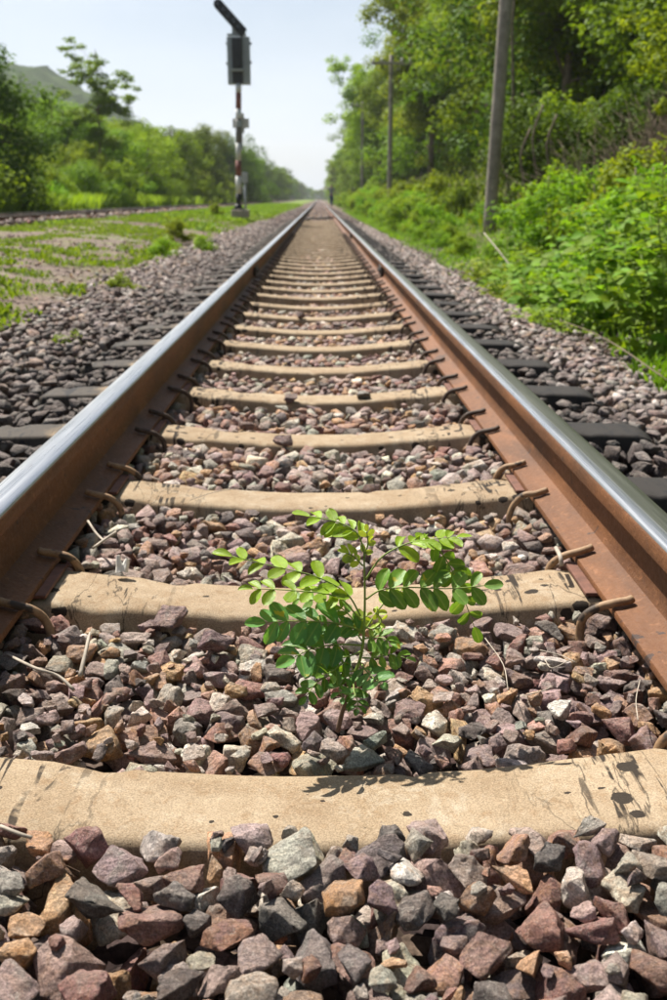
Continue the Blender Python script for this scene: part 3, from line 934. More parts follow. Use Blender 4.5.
# two-pronged crumb of white mortar
bm = bmesh.new()
for dx, h, lean in ((-.006, .030, -.15), (.006, .024, .2)):
    r_ = bmesh.ops.create_cone(bm, segments=8, radius1=.008, radius2=.0035, depth=h, cap_ends=True)
    bmesh.ops.rotate(bm, verts=r_['verts'], cent=(0, 0, 0), matrix=Matrix.Rotation(lean, 3, 'Y'))
    bmesh.ops.translate(bm, verts=r_['verts'], vec=(dx, 0, h/2))
bmesh.ops.subdivide_edges(bm, edges=bm.edges[:], cuts=2, use_grid_fill=True)
for v in bm.verts: v.co += v.normal*noise.noise(v.co*160)*.002
M['white_crumb'] = simple('white_mortar', (.72, .70, .64), .9, var=.12, bump=.4)
o = link('mortar_crumb', bm_mesh('mortar_crumb', bm, [M['white_crumb']])); o.location = Vector(on(122, 572, -.16)); o.rotation_euler = (-.3, .1, .2)
tag(o, 'small white forked crumb of mortar lying behind the second sleeper by the left rail', 'debris')

# ------------------------------------------------------------------ the seedling
def leaflet_mesh(name, a, b):
    n = 7; V = []; F = []
    prof = [(0, .0), (.10, .20), (.28, .37), (.52, .46), (.76, .42), (.93, .24), (1.0, .0)]
    for i, (t, w) in enumerate(prof):
        z = -.10*b*(t-.35)**2; w *= a*.95
        wv = .02*math.sin(t*9+b)
        V += [(t, -w*.62, z+w*(.10+.12*b/2)+wv), (t, -w*.3, z+w*.03), (t, 0, z-.012), (t, w*.3, z+w*.03), (t, w*.62, z+w*(.10+.08*b)-wv)]
    for i in range(n-1):
        for k in range(4):
            F.append((i*5+k, (i+1)*5+k, (i+1)*5+k+1, i*5+k+1))
    me = bpy.data.meshes.new(name); me.from_pydata(V, [], F)
    for p in me.polygons: p.use_smooth = True
    return me
def seed_leaf_mat():
    t = NT('seedling_leaf'); oi = t.n('ShaderNodeObjectInfo'); o = t.obj(); x, y, z = t.xyz(o)
    c = oi.outputs['Color']
    c = t.mix(t.map(t.noise(o, 5, 4), .35, .65, 0, .35), c, t.mix(1., c, (.55, .62, .6), 'MULTIPLY'))
    mid = t.map(t.math('ABSOLUTE', y), .012, .03, .45, 0)
    c = t.mix(mid, c, (.33, .42, .12))
    ys = t.map(t.noise(t.scale(t.pos(), (1, 1, 1)), 55, 3, .6), .66, .70, 0, .8)
    c = t.mix(ys, c, (.45, .42, .04))
    t.base(c); t.rough(.42); t.spec(.4)
    ve = t.noise(t.scale(o, (2, 9, 1)), 3, 3)
    t.bump(ve, .15, .01)
    tr = t.n('ShaderNodeBsdfTranslucent'); t.l(t.mix(1., c, (1.5, 1.3, .45), 'MULTIPLY'), tr.inputs['Color'])
    ms = t.n('ShaderNodeMixShader'); ms.inputs[0].default_value = .42
    t.l(t.b.outputs[0], ms.inputs[1]); t.l(tr.outputs[0], ms.inputs[2]); t.l(ms.outputs[0], t.out.inputs['Surface'])
    return t.m
M['seed_leaf'] = seed_leaf_mat()
lfs = [leaflet_mesh('leaflet', w_, c_) for w_, c_ in ((1, 1), (.92, 2.6), (1.05, -1.2), (.86, 4.0))]
for q_ in lfs: q_.materials.append(M['seed_leaf'])
lf = lfs[0]
M['seed_stem'] = simple('seedling_stem', (.20, .28, .05), .6, var=.3, scale=20)
M['seed_wood'] = simple('seedling_woody_stem', (.13, .08, .05), .8, var=.3, scale=30)
PY_ = 1.185
def cp(cx, cy, dy=0.):       # measured on the enlarged photograph (2.382 x, origin 220,490)
    return at(220+cx/2.382, 490+cy/2.382, PY_+dy)
base_pt = cp(280, 575); base_pt.z = -.185
plant = empty('green_seedling', base_pt)
tag(plant, 'small green seedling with paired oval leaflets growing out of the ballast between the rails', 'plant')
def loc(p): return Vector(p)-base_pt
stem_pts = [loc(cp(*q)) for q in ((280, 575), (291, 530), (303, 490), (315, 450), (330, 415), (340, 370), (344, 310), (345, 240), (343, 150))]
sp = curve_pts(stem_pts, 4)
rad = [.0034-.0024*(i/len(sp)) for i in range(len(sp))]
nn = 14
link('woody_stem', tubes_mesh('woody_stem', [(sp[:nn+1], rad[:nn+1])], M['seed_wood'], 8), plant)
link('stem', tubes_mesh('stem', [(sp[nn:], rad[nn:])], M['seed_stem'], 8), plant)
YG = (.28, .43, .03); MG = (.16, .32, .045); BG = (.13, .32, .075); NW = (.40, .52, .08); DG = (.10, .24, .045)
FR = [  # control points, dy at the tip, leaflet length (enlarged px), pairs, first pair at, colour, tilt towards viewer
    ([(335, 300), (300, 245), (225, 205), (120, 180), (30, 158)], .03, 52, 6, .22, YG, .30),
    ([(335, 310), (280, 255), (180, 240), (80, 235)], -.03, 44, 5, .35, YG, .40),
    ([(340, 335), (280, 318), (190, 312), (110, 315)], -.05, 56, 4, .35, BG, .9),
    ([(338, 370), (280, 368), (220, 378), (178, 398)], -.07, 60, 4, .35, BG, 1.1),
    ([(325, 430), (280, 436), (235, 455), (205, 492)], -.06, 33, 5, .25, DG, .9),
    ([(343, 150), (328, 105), (285, 78), (215, 62)], .02, 44, 4, .30, YG, .3),
    ([(346, 215), (385, 160), (445, 128), (500, 118), (562, 112)], .03, 46, 5, .42, YG, .25),
    ([(348, 260), (385, 238), (450, 232), (540, 235), (628, 228)], -.02, 52, 6, .22, MG, 1.0),
    ([(500, 118), (538, 165), (570, 230), (605, 325)], -.03, 44, 6, .12, MG, .7),
    ([(348, 330), (378, 285), (410, 250), (432, 240)], .03, 22, 5, .3, NW, .7),
    ([(340, 400), (370, 400), (405, 392), (442, 400)], -.04, 34, 4, .25, MG, .9),
    ([(335, 412), (348, 430), (366, 448), (384, 462)], -.07, 42, 4, .25, BG, 1.1),
    ([(318, 455), (320, 482), (328, 505), (326, 522)], -.05, 28, 4, .2, DG, .9),
    ([(344, 350), (310, 300), (262, 268), (175, 258)], .04, 30, 7, .25, MG, .5),
    ([(335, 385), (300, 398), (258, 402), (215, 412)], -.05, 36, 4, .3, BG, 1.0),
    ([(340, 355), (360, 352), (385, 352), (405, 362)], -.03, 36, 3, .3, MG, .8),
    ([(343, 160), (352, 130), (350, 100)], .0, 24, 3, .2, NW, .3),
    ([(340, 180), (318, 158), (300, 150)], -.01, 26, 4, .15, NW, .8),
    ([(342, 325), (365, 330), (385, 312), (372, 292)], -.02, 18, 5, .2, NW, .8),
    ([(325, 440), (300, 410), (270, 430), (245, 440)], -.08, 34, 4, .2, MG, 1.1),
    ([(338, 360), (325, 335), (335, 310), (350, 300)], .02, 24, 5, .2, NW, .8),
    ([(322, 440), (300, 445), (285, 470), (290, 495)], -.07, 28, 4, .2, BG, 1.0),
    ([(345, 345), (320, 330), (290, 322), (235, 320)], -.01, 32, 5, .2, BG, .8),
]
k_m = 1.22/2382*1.0
for ctrl, dyt, ll, pairs, t0, colr, tilt in FR:
    if ll > 40 and ctrl[0][1] < 340: pairs += 1
    n = len(ctrl)
    P = [loc(cp(c[0], c[1], dyt*(i/(n-1)) + (.03 if ctrl[0] == (500, 118) else 0))) for i, c in enumerate(ctrl)]
    pts = curve_pts(P, 6)
    fr = link('frond', tubes_mesh('frond', [(pts, [.0013-.0008*i/len(pts) for i in range(len(pts))])], M['seed_stem'], 6), plant)
    Lf = ll*k_m*1.10
    for q in range(pairs*2+1):
        term = q == pairs*2
        tt = 1.0 if term else t0+(1-t0)*((q//2)/(pairs-.3))
        i = min(len(pts)-2, int(tt*(len(pts)-1))); pt = pts[min(len(pts)-1, int(round(tt*(len(pts)-1))))]
        tg = (pts[i+1]-pts[i]).normalized()
        nrm = Vector((rnd.gauss(0, .22), -tilt+rnd.gauss(0, .15), 1)).normalized()
        nrm = (nrm-tg*nrm.dot(tg)).normalized()
        sd = tg.cross(nrm)
        if term: d = tg
        else: d = (sd*(1 if q % 2 else -1)*math.sin(.98)+tg*math.cos(.98)+nrm*rnd.uniform(-.45, .08)).normalized()
        z = (nrm-d*nrm.dot(d)).normalized(); yv = z.cross(d)
        m3 = Matrix((d, yv, z)).transposed()
        sz = Lf*(.8+.35*math.sin(math.pi*min(1, .25+.65*tt)))*rnd.uniform(.85, 1.1)
        o = link('leaflet', lfs[rnd.choice((0, 0, 1, 1, 2, 3))], fr)
        o.matrix_local = Matrix.Translation(pt) @ m3.to_4x4() @ Matrix.Diagonal((sz, sz*1.08, sz, 1))
        kk_ = rnd.uniform(.75, 1.2)
        o.color = (min(1, colr[0]*kk_), min(1, colr[1]*kk_), colr[2]*kk_, 1)

# ------------------------------------------------------------------ signal
SY = 28.0
M['sig_grey'] = simple('grey_painted_steel', (.34, .37, .38), .55, var=.12, scale=4)
M['sig_black'] = simple('black_painted_steel', (.018, .019, .021), .5, var=.3, scale=6)
M['sig_white'] = simple('white_band_paint', (.62, .61, .58), .6, var=.15, scale=7)
M['sig_red'] = simple('faded_red_band_paint', (.22, .075, .055), .65, var=.25, scale=9)
M['sig_dark'] = simple('dark_grey_band_paint', (.15, .14, .145), .65, var=.25, scale=9)
M['block'] = simple('concrete_block', (.38, .33, .27), .9, var=.25, scale=6, bump=.4)
M['lens'] = simple('dark_lens', (.01, .012, .012), .15, var=.1)
def sz_(px, py): return at(px, py, SY)
sb = at(238.5, 212, SY); sx0 = sb.x
gz = float(zg(sx0, SY)); base_z = sb.z
sig = empty('railway_signal', (sx0, SY, base_z))
tag(sig, 'tall railway signal on a red and white banded post left of the track', 'signal')
def sl_p(px, py): p = at(px, py, SY); return (p.x-sx0, p.z-base_z)
def part_box(name, px0, py0, px1, py1, y0, y1, mat, parent=sig, bev=.01):
    a = sl_p(px0, py1); b = sl_p(px1, py0)
    bm = bmesh.new(); bm_box(bm, ((a[0]+b[0])/2, (y0+y1)/2, (a[1]+b[1])/2), (b[0]-a[0], y1-y0, b[1]-a[1]), bev)
    return link(name, bm_mesh(name, bm, [M[mat]]), parent)
def cyl(name, x, y, z0, z1, r0, r1, mat, parent, seg=20):
    bm = bmesh.new(); rr = bmesh.ops.create_cone(bm, segments=seg, radius1=r0, radius2=r1, depth=z1-z0, cap_ends=True)
    bmesh.ops.translate(bm, verts=rr['verts'], vec=(x, y, (z0+z1)/2))
    me = bm_mesh(name, bm, [M[mat]])
    for p in me.polygons: p.use_smooth = len(p.vertices) == 4
    return link(name, me, parent)
def zpx(py): return sl_p(238, py)[1]
bands = [(84, 92.5, 'sig_white'), (92.5, 109, 'sig_red'), (109, 119, 'sig_white'), (119, 143, 'sig_dark'), (143, 160.5, 'sig_white'), (160.5, 176, 'sig_red'), (176, 193.5, 'sig_white'), (193.5, 206, 'sig_black')]
for a, b, mt in bands:
    p0 = sl_p(238.5, b); p1 = sl_p(238.5, a)
    link('pole_band', tubes_mesh('pole_band', [([(p0[0], 0, p0[1]), (p1[0], 0, p1[1])], .074)], M[mt], 20), sig)
cyl('pole_foot', 0, 0, zpx(209.5), zpx(204), .13, .074, 'sig_black', sig)
bm = bmesh.new(); bm_box(bm, (0, 0, zpx(209.2)), (.34, .34, .03), .004)
link('base_plate', bm_mesh('base_plate', bm, [M['sig_black']]), sig)
part_box('signal_housing', 227.8, 36.5, 249.2, 84, .02, .26, 'sig_grey')
part_box('front_panel', 232.8, 38.5, 242.0, 83.5, -.05, .02, 'sig_black', bev=.004)
hp = part_box('lens_hood', 233.2, 39.5, 241.6, 68.5, -.24, -.05, 'sig_black')
part_box('shelf', 231.2, 69.5, 244.2, 71.5, -.20, .02, 'sig_grey', bev=.004)
for (px, py) in ((226.6, 43), (226.8, 63), (250.3, 43), (250.4, 62)): part_box('hinge_lug', px-.9, py-1.1, px+.9, py+1.1, .05, .17, 'sig_black', bev=.004)
part_box('cap_rail', 227, 33.6, 246, 35.2, -.02, .2, 'sig_grey', bev=.003)
part_box('arm_bracket', 231.8, 26, 239, 34, .0, .12, 'sig_grey', bev=.004)
# angled arm: a long black rounded box from its foot at the right to its tip at upper left
a0 = Vector((sl_p(240.8, 29.6)[0], 0, sl_p(240.8, 29.6)[1])); a1 = Vector((sl_p(218.2, 4.2)[0], 0, sl_p(218.2, 4.2)[1]))
ln = (a1-a0).length; wd = .235
bm = bmesh.new(); prof = []
for k in range(13):
    th = math.pi/2-math.pi*k/12; prof.append((ln+wd/2*math.cos(th)*.9, wd/2*math.sin(th)))
prof += [(-.09, -wd/2), (-.16, wd/2)]
fr_ = [bm.verts.new((x, -.09, z)) for x, z in prof]; bk = [bm.verts.new((x, .13, z)) for x, z in prof]
bm.faces.new(fr_); bm.faces.new(list(reversed(bk)))
for k in range(len(prof)):
    k2 = (k+1) % len(prof); bm.faces.new((fr_[k2], fr_[k], bk[k], bk[k2]))
bmesh.ops.recalc_face_normals(bm, faces=bm.faces[:])
dd_ = (a1-a0).normalized(); ang = math.atan2(dd_.z, dd_.x)
bmesh.ops.rotate(bm, verts=bm.verts[:], cent=(0, 0, 0), matrix=Matrix.Rotation(-ang, 3, 'Y'))
bmesh.ops.translate(bm, verts=bm.verts[:], vec=a0)
arm = link('route_arm', bm_mesh('route_arm', bm, [M['sig_black']]), sig)
for k in range(5):
    c = a0+(a1-a0)*(.08+.23*k)
    bm = bmesh.new(); rr = bmesh.ops.create_cone(bm, segments=14, radius1=.07, radius2=.055, depth=.05, cap_ends=True)
    bmesh.ops.rotate(bm, verts=rr['verts'], cent=(0, 0, 0), matrix=Matrix.Rotation(R(90), 3, 'X'))
    bmesh.ops.translate(bm, verts=rr['verts'], vec=(c.x, -.10, c.z))
    link('route_lamp', bm_mesh('route_lamp', bm, [M['lens']]), arm)
# rounded white plate behind the post
pa = sl_p(232.6, 133); pb = sl_p(248.6, 113)
bm = bmesh.new(); bm_box(bm, ((pa[0]+pb[0])/2, .10, (pa[1]+pb[1])/2), (pb[0]-pa[0], .03, pb[1]-pa[1]), 0)
es = [e for e in bm.edges if abs((e.verts[0].co-e.verts[1].co).y) > .01]
bmesh.ops.bevel(bm, geom=es, offset=.13, segments=5, affect='EDGES')
link('marker_plate', bm_mesh('marker_plate', bm, [M['sig_white']]), sig)
part_box('clamp_box', 236.6, 121, 241.6, 127, -.12, .0, 'sig_grey')
part_box('clamp_box', 237, 113, 241.4, 118, -.11, .0, 'sig_white')
part_box('cable_duct', 240.6, 121, 242.0, 150, .06, .10, 'sig_grey', bev=.003)
blk = part_box('foundation_block', 231.9, 209.8, 249, 217.5, -.25, .3, 'block', parent=None, bev=.02)
blk.location = (sx0, SY, base_z)
tag(blk, 'square concrete block under the foot of the signal post', 'block')
rb = empty('relay_box', (at(245.6, 209, SY+.6).x, SY+.6, .0))
tag(rb, 'small grey relay box on a thin post just behind the signal', 'box')
bm = bmesh.new(); bm_box(bm, (0, 0, at(245.6, 177.5, SY+.6).z), (.155, .14, .26), .008); link('case', bm_mesh('case', bm, [M['sig_grey']]), rb)
cyl('post', 0, 0, -.02, at(245.6, 181, SY+.6).z, .032, .032, 'sig_grey', rb)

# ------------------------------------------------------------------ poles on the right
def pole_thing(px, py, top_py, Y, lean, r0, r1, label, arm_=True, ztop=None, vine=False):
    b = at(px, py, Y); x = b.x; z0 = float(zg(x, Y))-.2
    zt = ztop if ztop is not None else at(px, top_py, Y).z
    e = empty('utility_pole', (x, Y, z0)); tag(e, label, 'pole', 'utility poles along the right side')
    n = 14; pts = [(lean*(i/n), 0, (zt-z0)*i/n) for i in range(n+1)]
    link('post', tubes_mesh('post', [(pts, [r0+(r1-r0)*i/n for i in range(n+1)])], M['pole_wood'], 16), e)
    if arm_:
        bm = bmesh.new(); bm_box(bm, (lean, -.12, zt-z0-.35), (1.8, .10, .12), .01); link('crossarm', bm_mesh('crossarm', bm, [M['pole_wood']]), e)
        for dx in (-.8, -.45, .45, .8):
            cyl('insulator', lean+dx, -.12, zt-z0-.29, zt-z0-.14, .045, .03, 'sig_white', e, 10)
        link('brace', tubes_mesh('brace', [([(lean-.5, -.10, zt-z0-.38), (lean, -.10, zt-z0-.85)], .015), ([(lean+.5, -.10, zt-z0-.38), (lean, -.10, zt-z0-.85)], .015)], M['black_iron'], 6), e)
    return e, x, z0
e1, px1, pz1 = pole_thing(489, 228, 0, 20.0, .22, .125, .11, 'big weathered pole in front of the right trees, its top out of the picture', ztop=7.2)
pole_thing(389.5, 190, 55, 48.0, .0, .12, .09, 'slim utility pole with a crossarm, second along the right side')
pole_thing(362, 190, 101, 82.0, .0, .13, .10, 'farthest utility pole with a crossarm against the trees')

# ------------------------------------------------------------------ vegetation builders
def leaves_np(C, size, r_, up=.5, out=None, fold=.22, asp=.55):
    """one folded pointed leaf per centre"""
    n = len(C)
    nrm = r_.normal(size=(n, 3)); nrm[:, 2] = np.abs(nrm[:, 2])+up
    if out is not None: nrm = nrm*.6+out*.8; nrm[:, 2] += up*.5
    nrm /= np.linalg.norm(nrm, axis=1)[:, None]
    d = r_.normal(size=(n, 3)); d[:, 2] -= .35
    d -= nrm*np.sum(d*nrm, 1)[:, None]; d /= np.linalg.norm(d, axis=1)[:, None]
    s = np.cross(nrm, d); sz = (size*r_.uniform(.65, 1.3, n))[:, None]
    a = C-d*sz*.5; tip = C+d*sz*.5-nrm*sz*.10; mid = C-d*sz*.05
    l = mid+s*sz*asp*.5+nrm*sz*fold*.5; rr = mid-s*sz*asp*.5+nrm*sz*fold*.5
    V = np.stack([a, l, tip, rr], 1).reshape(-1, 3)
    i = np.arange(n)*4
    F = np.concatenate([np.stack([i, i+1, i+2], 1), np.stack([i, i+2, i+3], 1)])
    return V, F
def clump_points(c, r, n, r_, flat=.75):
    d = r_.normal(size=(n, 3)); d /= np.linalg.norm(d, axis=1)[:, None]
    rad = r*(r_.random(n)**.42)
    P = d*rad[:, None]; P[:, 2] *= flat
    lump = 1+.35*np.sin(d[:, 0]*5+c[0]*3)*np.sin(d[:, 1]*6+c[1])*np.sin(d[:, 2]*4+c[2]*2)
    return np.asarray(c)+P*lump[:, None], d
TPL = {}
def make_tree(seed, h, spread, crown_base, nclump, nleaf, lsize, leafm, clump_r=.9, trunk_r=.14, flat=.7, stems=1, shape='round', up=.5):
    r_ = np.random.default_rng(seed); q_ = random.Random(seed)
    tubes = []; CP = []; CO = []; T = []
    for s_ in range(stems):
        ang = q_.uniform(0, 6.28); ln = (0 if stems == 1 else spread*.35)
        top = Vector((math.cos(ang)*ln+q_.uniform(-.2, .2), math.sin(ang)*ln+q_.uniform(-.2, .2), h*.86))
        bs = Vector((math.cos(ang)*(.0 if stems == 1 else .15), math.sin(ang)*(.0 if stems == 1 else .15), 0))
        pts = [bs+(top-bs)*t+Vector((noise.noise((t*3, seed, s_))*.05*h*t, noise.noise((t*3, seed+5, s_))*.05*h*t, 0)) for t in np.linspace(0, 1, 9)]
        tubes.append((pts, [max(.012, trunk_r*(1-.85*t)) for t in np.linspace(0, 1, 9)]))
        for k in range(max(1, nclump//stems)):
            t = crown_base+(1-crown_base)*((k+.5)/(nclump/stems))
            o = pts[min(8, int(t*8))]
            if shape == 'round': w = spread*math.sin(math.pi*(.18+.74*(t-crown_base)/(1-crown_base)))
            elif shape == 'umbrella': w = spread*(.35+.65*(t-crown_base)/(1-crown_base))
            else: w = spread*(1-.55*(t-crown_base)/(1-crown_base))
            a = k*2.4+q_.uniform(-.5, .5)
            rr = w*q_.uniform(.45, 1)
            c = Vector((o.x+math.cos(a)*rr, o.y+math.sin(a)*rr, o.z+(h*.10 if shape == 'umbrella' else h*.04)*q_.uniform(-.6, 1)))
            m = (o+c)/2+Vector((0, 0, .04*h))
            lr = max(.01, trunk_r*(1-.85*t)*.5)
            tubes.append(([o, m, c], [lr, lr*.7, lr*.3]))
            cr_ = clump_r*q_.uniform(.65, 1.3)
            n = int(nleaf/nclump*(cr_/clump_r)**2)
            # every clump is a handful of smaller sprays, so that gaps show between them
            for j in range(7):
                sc_ = np.array(c)+r_.normal(size=3)*cr_*.55*np.array((1, 1, .7))
                P, d = clump_points(sc_, cr_*.5, n//7, r_, flat)
                CP.append(P); CO.append(d); T.append(np.full(len(P), q_.random()))
    C = np.concatenate(CP); O = np.concatenate(CO); T = np.concatenate(T)
    keep = C[:, 2] > .02; C, O, T = C[keep], O[keep], T[keep]
    V, F = leaves_np(C, lsize, r_, up=up, out=O)
    tint = np.clip(T*.6+r_.random(len(C))*.4, 0, 1)
    col = np.repeat(np.stack([tint, tint, tint, np.ones_like(tint)], 1), 4, 0)
    crown = mesh_np('crown', V, F, [M[leafm]], False, attrs=col)
    trunk = tubes_mesh('trunk', tubes, M['bark'], 7)
    return trunk, crown
def plant_tree(key, x, y, s, label, name='tree', cat='tree', group=None, rz=None, sz=None, zoff=0., names=('trunk', 'crown')):
    trunk, crown = TPL[key]
    e = empty(name, (x, y, float(zg(x, y))-.05+zoff), rnd.uniform(0, 6.28) if rz is None else rz)
    k = s if isinstance(s, tuple) else (s, s, s); e.scale = k
    tag(e, label, cat, group)
    link(names[0], trunk, e); link(names[1], crown, e)
    return e
TPL['broad'] = make_tree(1, 6, 2.3, .22, 26, 15000, .15, 'leaf_mid', 1.0, .13)
TPL['broad2'] = make_tree(2, 6, 2.6, .15, 30, 15000, .14, 'leaf_bright', .95, .12, stems=2)
TPL['dark'] = make_tree(3, 6, 2.2, .12, 28, 17000, .15, 'leaf_dark', 1.05, .15)
TPL['tall'] = make_tree(4, 10, 2.4, .22, 36, 24000, .16, 'leaf_mid', 1.05, .16)
TPL['tall2'] = make_tree(5, 10, 2.7, .3, 32, 22000, .17, 'leaf_bright', 1.0, .15, shape='umbrella')
TPL['tall3'] = make_tree(6, 10, 2.6, .10, 40, 26000, .16, 'leaf_mid', 1.15, .17, shape='cone')
TPL['darktall'] = make_tree(7, 10, 3.0, .05, 44, 26000, .17, 'leaf_dark', 1.25, .18)
TPL['feather'] = make_tree(8, 7.4, 1.7, .55, 15, 9500, .14, 'leaf_mid', .66, .075, flat=.45, shape='umbrella', up=1.2)
TPL['bush'] = make_tree(9, 1.5, .75, .02, 20, 5200, .10, 'leaf_shrub', .42, .022, stems=4, flat=.9)
TPL['bush2'] = make_tree(10, 1.7, .8, .02, 20, 4800, .11, 'leaf_bright', .42, .022, stems=5, flat=.9)
TPL['bush_mid'] = make_tree(12, 2.2, 1.2, .02, 24, 9000, .10, 'leaf_mid', .6, .03, stems=4, flat=.9)
TPL['bush_dark'] = make_tree(14, 2.2, 1.2, .02, 24, 9000, .11, 'leaf_dark', .6, .03, stems=4, flat=.9)
TPL['overhang'] = make_tree(13, 5.4, 1.5, .52, 12, 3800, .13, 'leaf_bright', .55, .08, flat=.6, shape='umbrella')

# ---- trees on the left, beyond the second track
GL = 'trees beyond the second track on the left'
left = [('dark', -9.45, 29.0, .90, 'dark bushy tree cut off by the left edge of the picture'),
        ('dark', -11.2, 31.5, .36, 'low dark tree behind the one cut off at the left edge'),
        ('feather', -9.55, 46, 1.0, 'tall airy tree with a sparse flat crown rising over the left bushes'),
        ('broad2', -10.2, 36, .38, 'bright bushy tree right of the dark tree at the left edge'),
        ('broad', -11.6, 42, .50, 'green tree directly under the tall airy tree'),
        ('broad2', -10.0, 44, .52, 'yellow-green tree right of the foot of the tall airy tree'),
        ('broad', -10.4, 52, .80, 'round green tree between the tall airy tree and the signal'),
        ('broad2', -9.8, 58, .84, 'bright round tree nearest left of the signal post'),
        ('broad', -9.7, 68, .98, 'mid green tree seen just left of the signal post'),
        ('dark', -9.6, 80, 1.05, 'dark green tree seen right behind the signal post'),
        ('tall3', -9.8, 94, .78, 'tall green tree just right of the signal post'),
        ('dark', -9.2, 108, 1.32, 'dark round tree at the right end of the left tree row')]
for key, x, y, s_, lb in left: plant_tree(key, x, y, s_*(1.03 if key == 'feather' else .98), lb, group=GL)
for k in range(14):
    y = 120+k*k*1.9+k*8; plant_tree(('dark', 'broad', 'dark', 'tall3')[k % 4], -9.5-rnd.uniform(-.8, 1.5), y, (.72 if k % 4 == 3 else 1.25)*(1+k*.02), 'far tree in the left row dwindling toward the end of the track', group=GL)
for k in range(26):
    y = 34+k*4.2+rnd.uniform(-1, 1); x = -12.5-rnd.uniform(0, 1)-k*.12
    plant_tree(('broad', 'broad2', 'dark', 'tall3')[k % 4], x, y, (.55 if k % 4 == 3 else .85)*rnd.uniform(.85, 1.15)*(1+k*.012)*(.62 if k < 4 else 1), 'bushy green tree in the second row beyond the second track', group=GL)
for k in range(24):
    y = 50+k*6+rnd.uniform(-2, 2); x = -20-rnd.uniform(0, 9)-k*.2
    plant_tree(('broad', 'tall3', 'broad2', 'dark')[k % 4], x, y, (.62 if k % 4 == 1 else 1.0)*rnd.uniform(.85, 1.15)*(.6 if k < 5 else 1), 'tree on the rising ground behind the left tree rows', group=GL)
for k in range(11):
    plant_tree(('dark', 'broad', 'tall3')[k % 3], -22+k*3.0+rnd.uniform(-1, 1), 430+rnd.uniform(0, 120), rnd.uniform(.9, 1.2)*(.6 if k % 3 == 2 else 1), 'tiny hazy tree closing the far end of the track', group='trees at the far end of the track')
GB = 'low bushes beside the second track'
for k in range(30):
    y = 22+k*2.2+k*k*.07; x = -8.75-rnd.uniform(0, 1.0)
    plant_tree(('bush2', 'bush_mid', 'bush')[k % 3], x, y, rnd.uniform(.75, 1.15)*(1+k*.012), 'low leafy bush at the foot of the left trees beside the second track', 'bush', 'bush', GB, names=('stems', 'foliage'))

# ---- trees on the right
GR = 'trees along the right side'
right = [('tall2', 6.3, 27, .95, 'bright green tree right behind the big weathered pole'),
         ('darktall', 8.6, 23, .95, 'dark shady tree above the bank right of the big pole'),
         ('darktall', 7.0, 29, 1.05, 'dark shady tree between the big pole and the bank'),
         ('tall', 10.6, 25, .95, 'tall green tree above the bank at the right edge'),
         ('darktall', 10.4, 31, 1.2, 'dark tall tree behind the bank at far right'),
         ('tall3', 7.0, 34, 1.0, 'dense green tree left of the big pole'),
         ('tall2', 6.9, 41, 1.1, 'yellow-green tree with layered crown above the second pole'),
         ('tall', 7.2, 47, 1.2, 'tall green tree right of the second pole'),
         ('tall2', 5.9, 55, 1.2, 'bright tree just behind the second pole'),
         ('tall3', 6.8, 64, 1.25, 'dense tree between the second and third poles'),
         ('tall', 6.6, 74, 1.2, 'green tree right beside the third pole'),
         ('tall2', 5.0, 84, 1.25, 'bright tree behind the third pole')]
for key, x, y, s_, lb in right: plant_tree(key, x, y, s_, lb, group=GR)
for k in range(16):
    y = 94+k*10+k*k*.9; plant_tree(('tall3', 'tall', 'tall2')[k % 3], 5.2+rnd.uniform(-.5, 1.2), y, 1.15*rnd.uniform(.85, 1.1)*(1-k*.012), 'far tree in the right row dwindling toward the end of the track', group=GR)
for k in range(22):
    y = 30+k*6+rnd.uniform(-2, 2); plant_tree(('darktall', 'tall', 'darktall', 'tall3')[k % 4], 9.5+rnd.uniform(0, 3), y, rnd.uniform(.95, 1.25), 'tree in the shady second row on the right bank', group=GR)
for k in range(9):  # unseen rows carried on past the camera, added to block sky light
    plant_tree(('darktall', 'tall3', 'tall')[k % 3], 8.6+rnd.uniform(-.5, 1.2), 15-k*6.5, rnd.uniform(.9, 1.1), 'unseen tree added to the right row beside and behind the camera, blocking sky light', group=GR)
    plant_tree(('broad', 'dark', 'tall3')[k % 3], -11.5-rnd.uniform(0, 1.5), 20-k*7, rnd.uniform(.95, 1.15), 'unseen tree added to the left row beside and behind the camera, blocking sky light', group=GL)
for k in range(7):  # unseen row added behind the camera to cut light from the low sky
    plant_tree('darktall', -9+k*2.9, -62-rnd.uniform(0, 6), 1.2, 'unseen tree added far behind the camera to block low sky light', group='unseen trees added behind the camera')
plant_tree('overhang', 5.15, 12.3, .62, 'tree with bright leafy branches reaching in at the top right corner', group=GR, zoff=.1)
plant_tree('overhang', 4.75, 13.6, .66, 'second bright leafy tree leaning in at the top right behind the first', group=GR, zoff=.0)

# ---- bank of dry brush and its bushes
def brush(name, x, y, w, n, label, seed):
    r_ = random.Random(seed); tubes = []
    e0 = Vector((x, y, float(zg(x, y))))
    for _ in range(n):
        px = r_.uniform(-w, w); py = r_.uniform(-w, w); b = Vector((px, py, float(zg(x+px, y+py))-e0.z))
        a = r_.uniform(0, 6.28); ln = r_.uniform(.5, 1.3); k = r_.uniform(.1, .9)
        d = Vector((math.cos(a)*k, math.sin(a)*k, r_.uniform(.25, 1))).normalized()*ln
        d2 = d*.5+Vector((r_.uniform(-.2, .2), r_.uniform(-.2, .2), r_.uniform(-.25, .1)))
        tubes.append(([b, b+d*.5, b+d, b+d+d2*.6], [.006, .005, .003, .002]))
    o = link(name, tubes_mesh(name, tubes, M['dry'], 4)); o.location = e0
    tag(o, label, 'brush', 'dry brush on the right bank')
brush('dry_brush', 5.1, 14.6, 1.2, 520, 'tangle of dry grey-brown twigs on the bank at the right', 1)
brush('dry_brush', 4.4, 15.6, .9, 260, 'dry twigs low on the bank right of the big pole', 2)
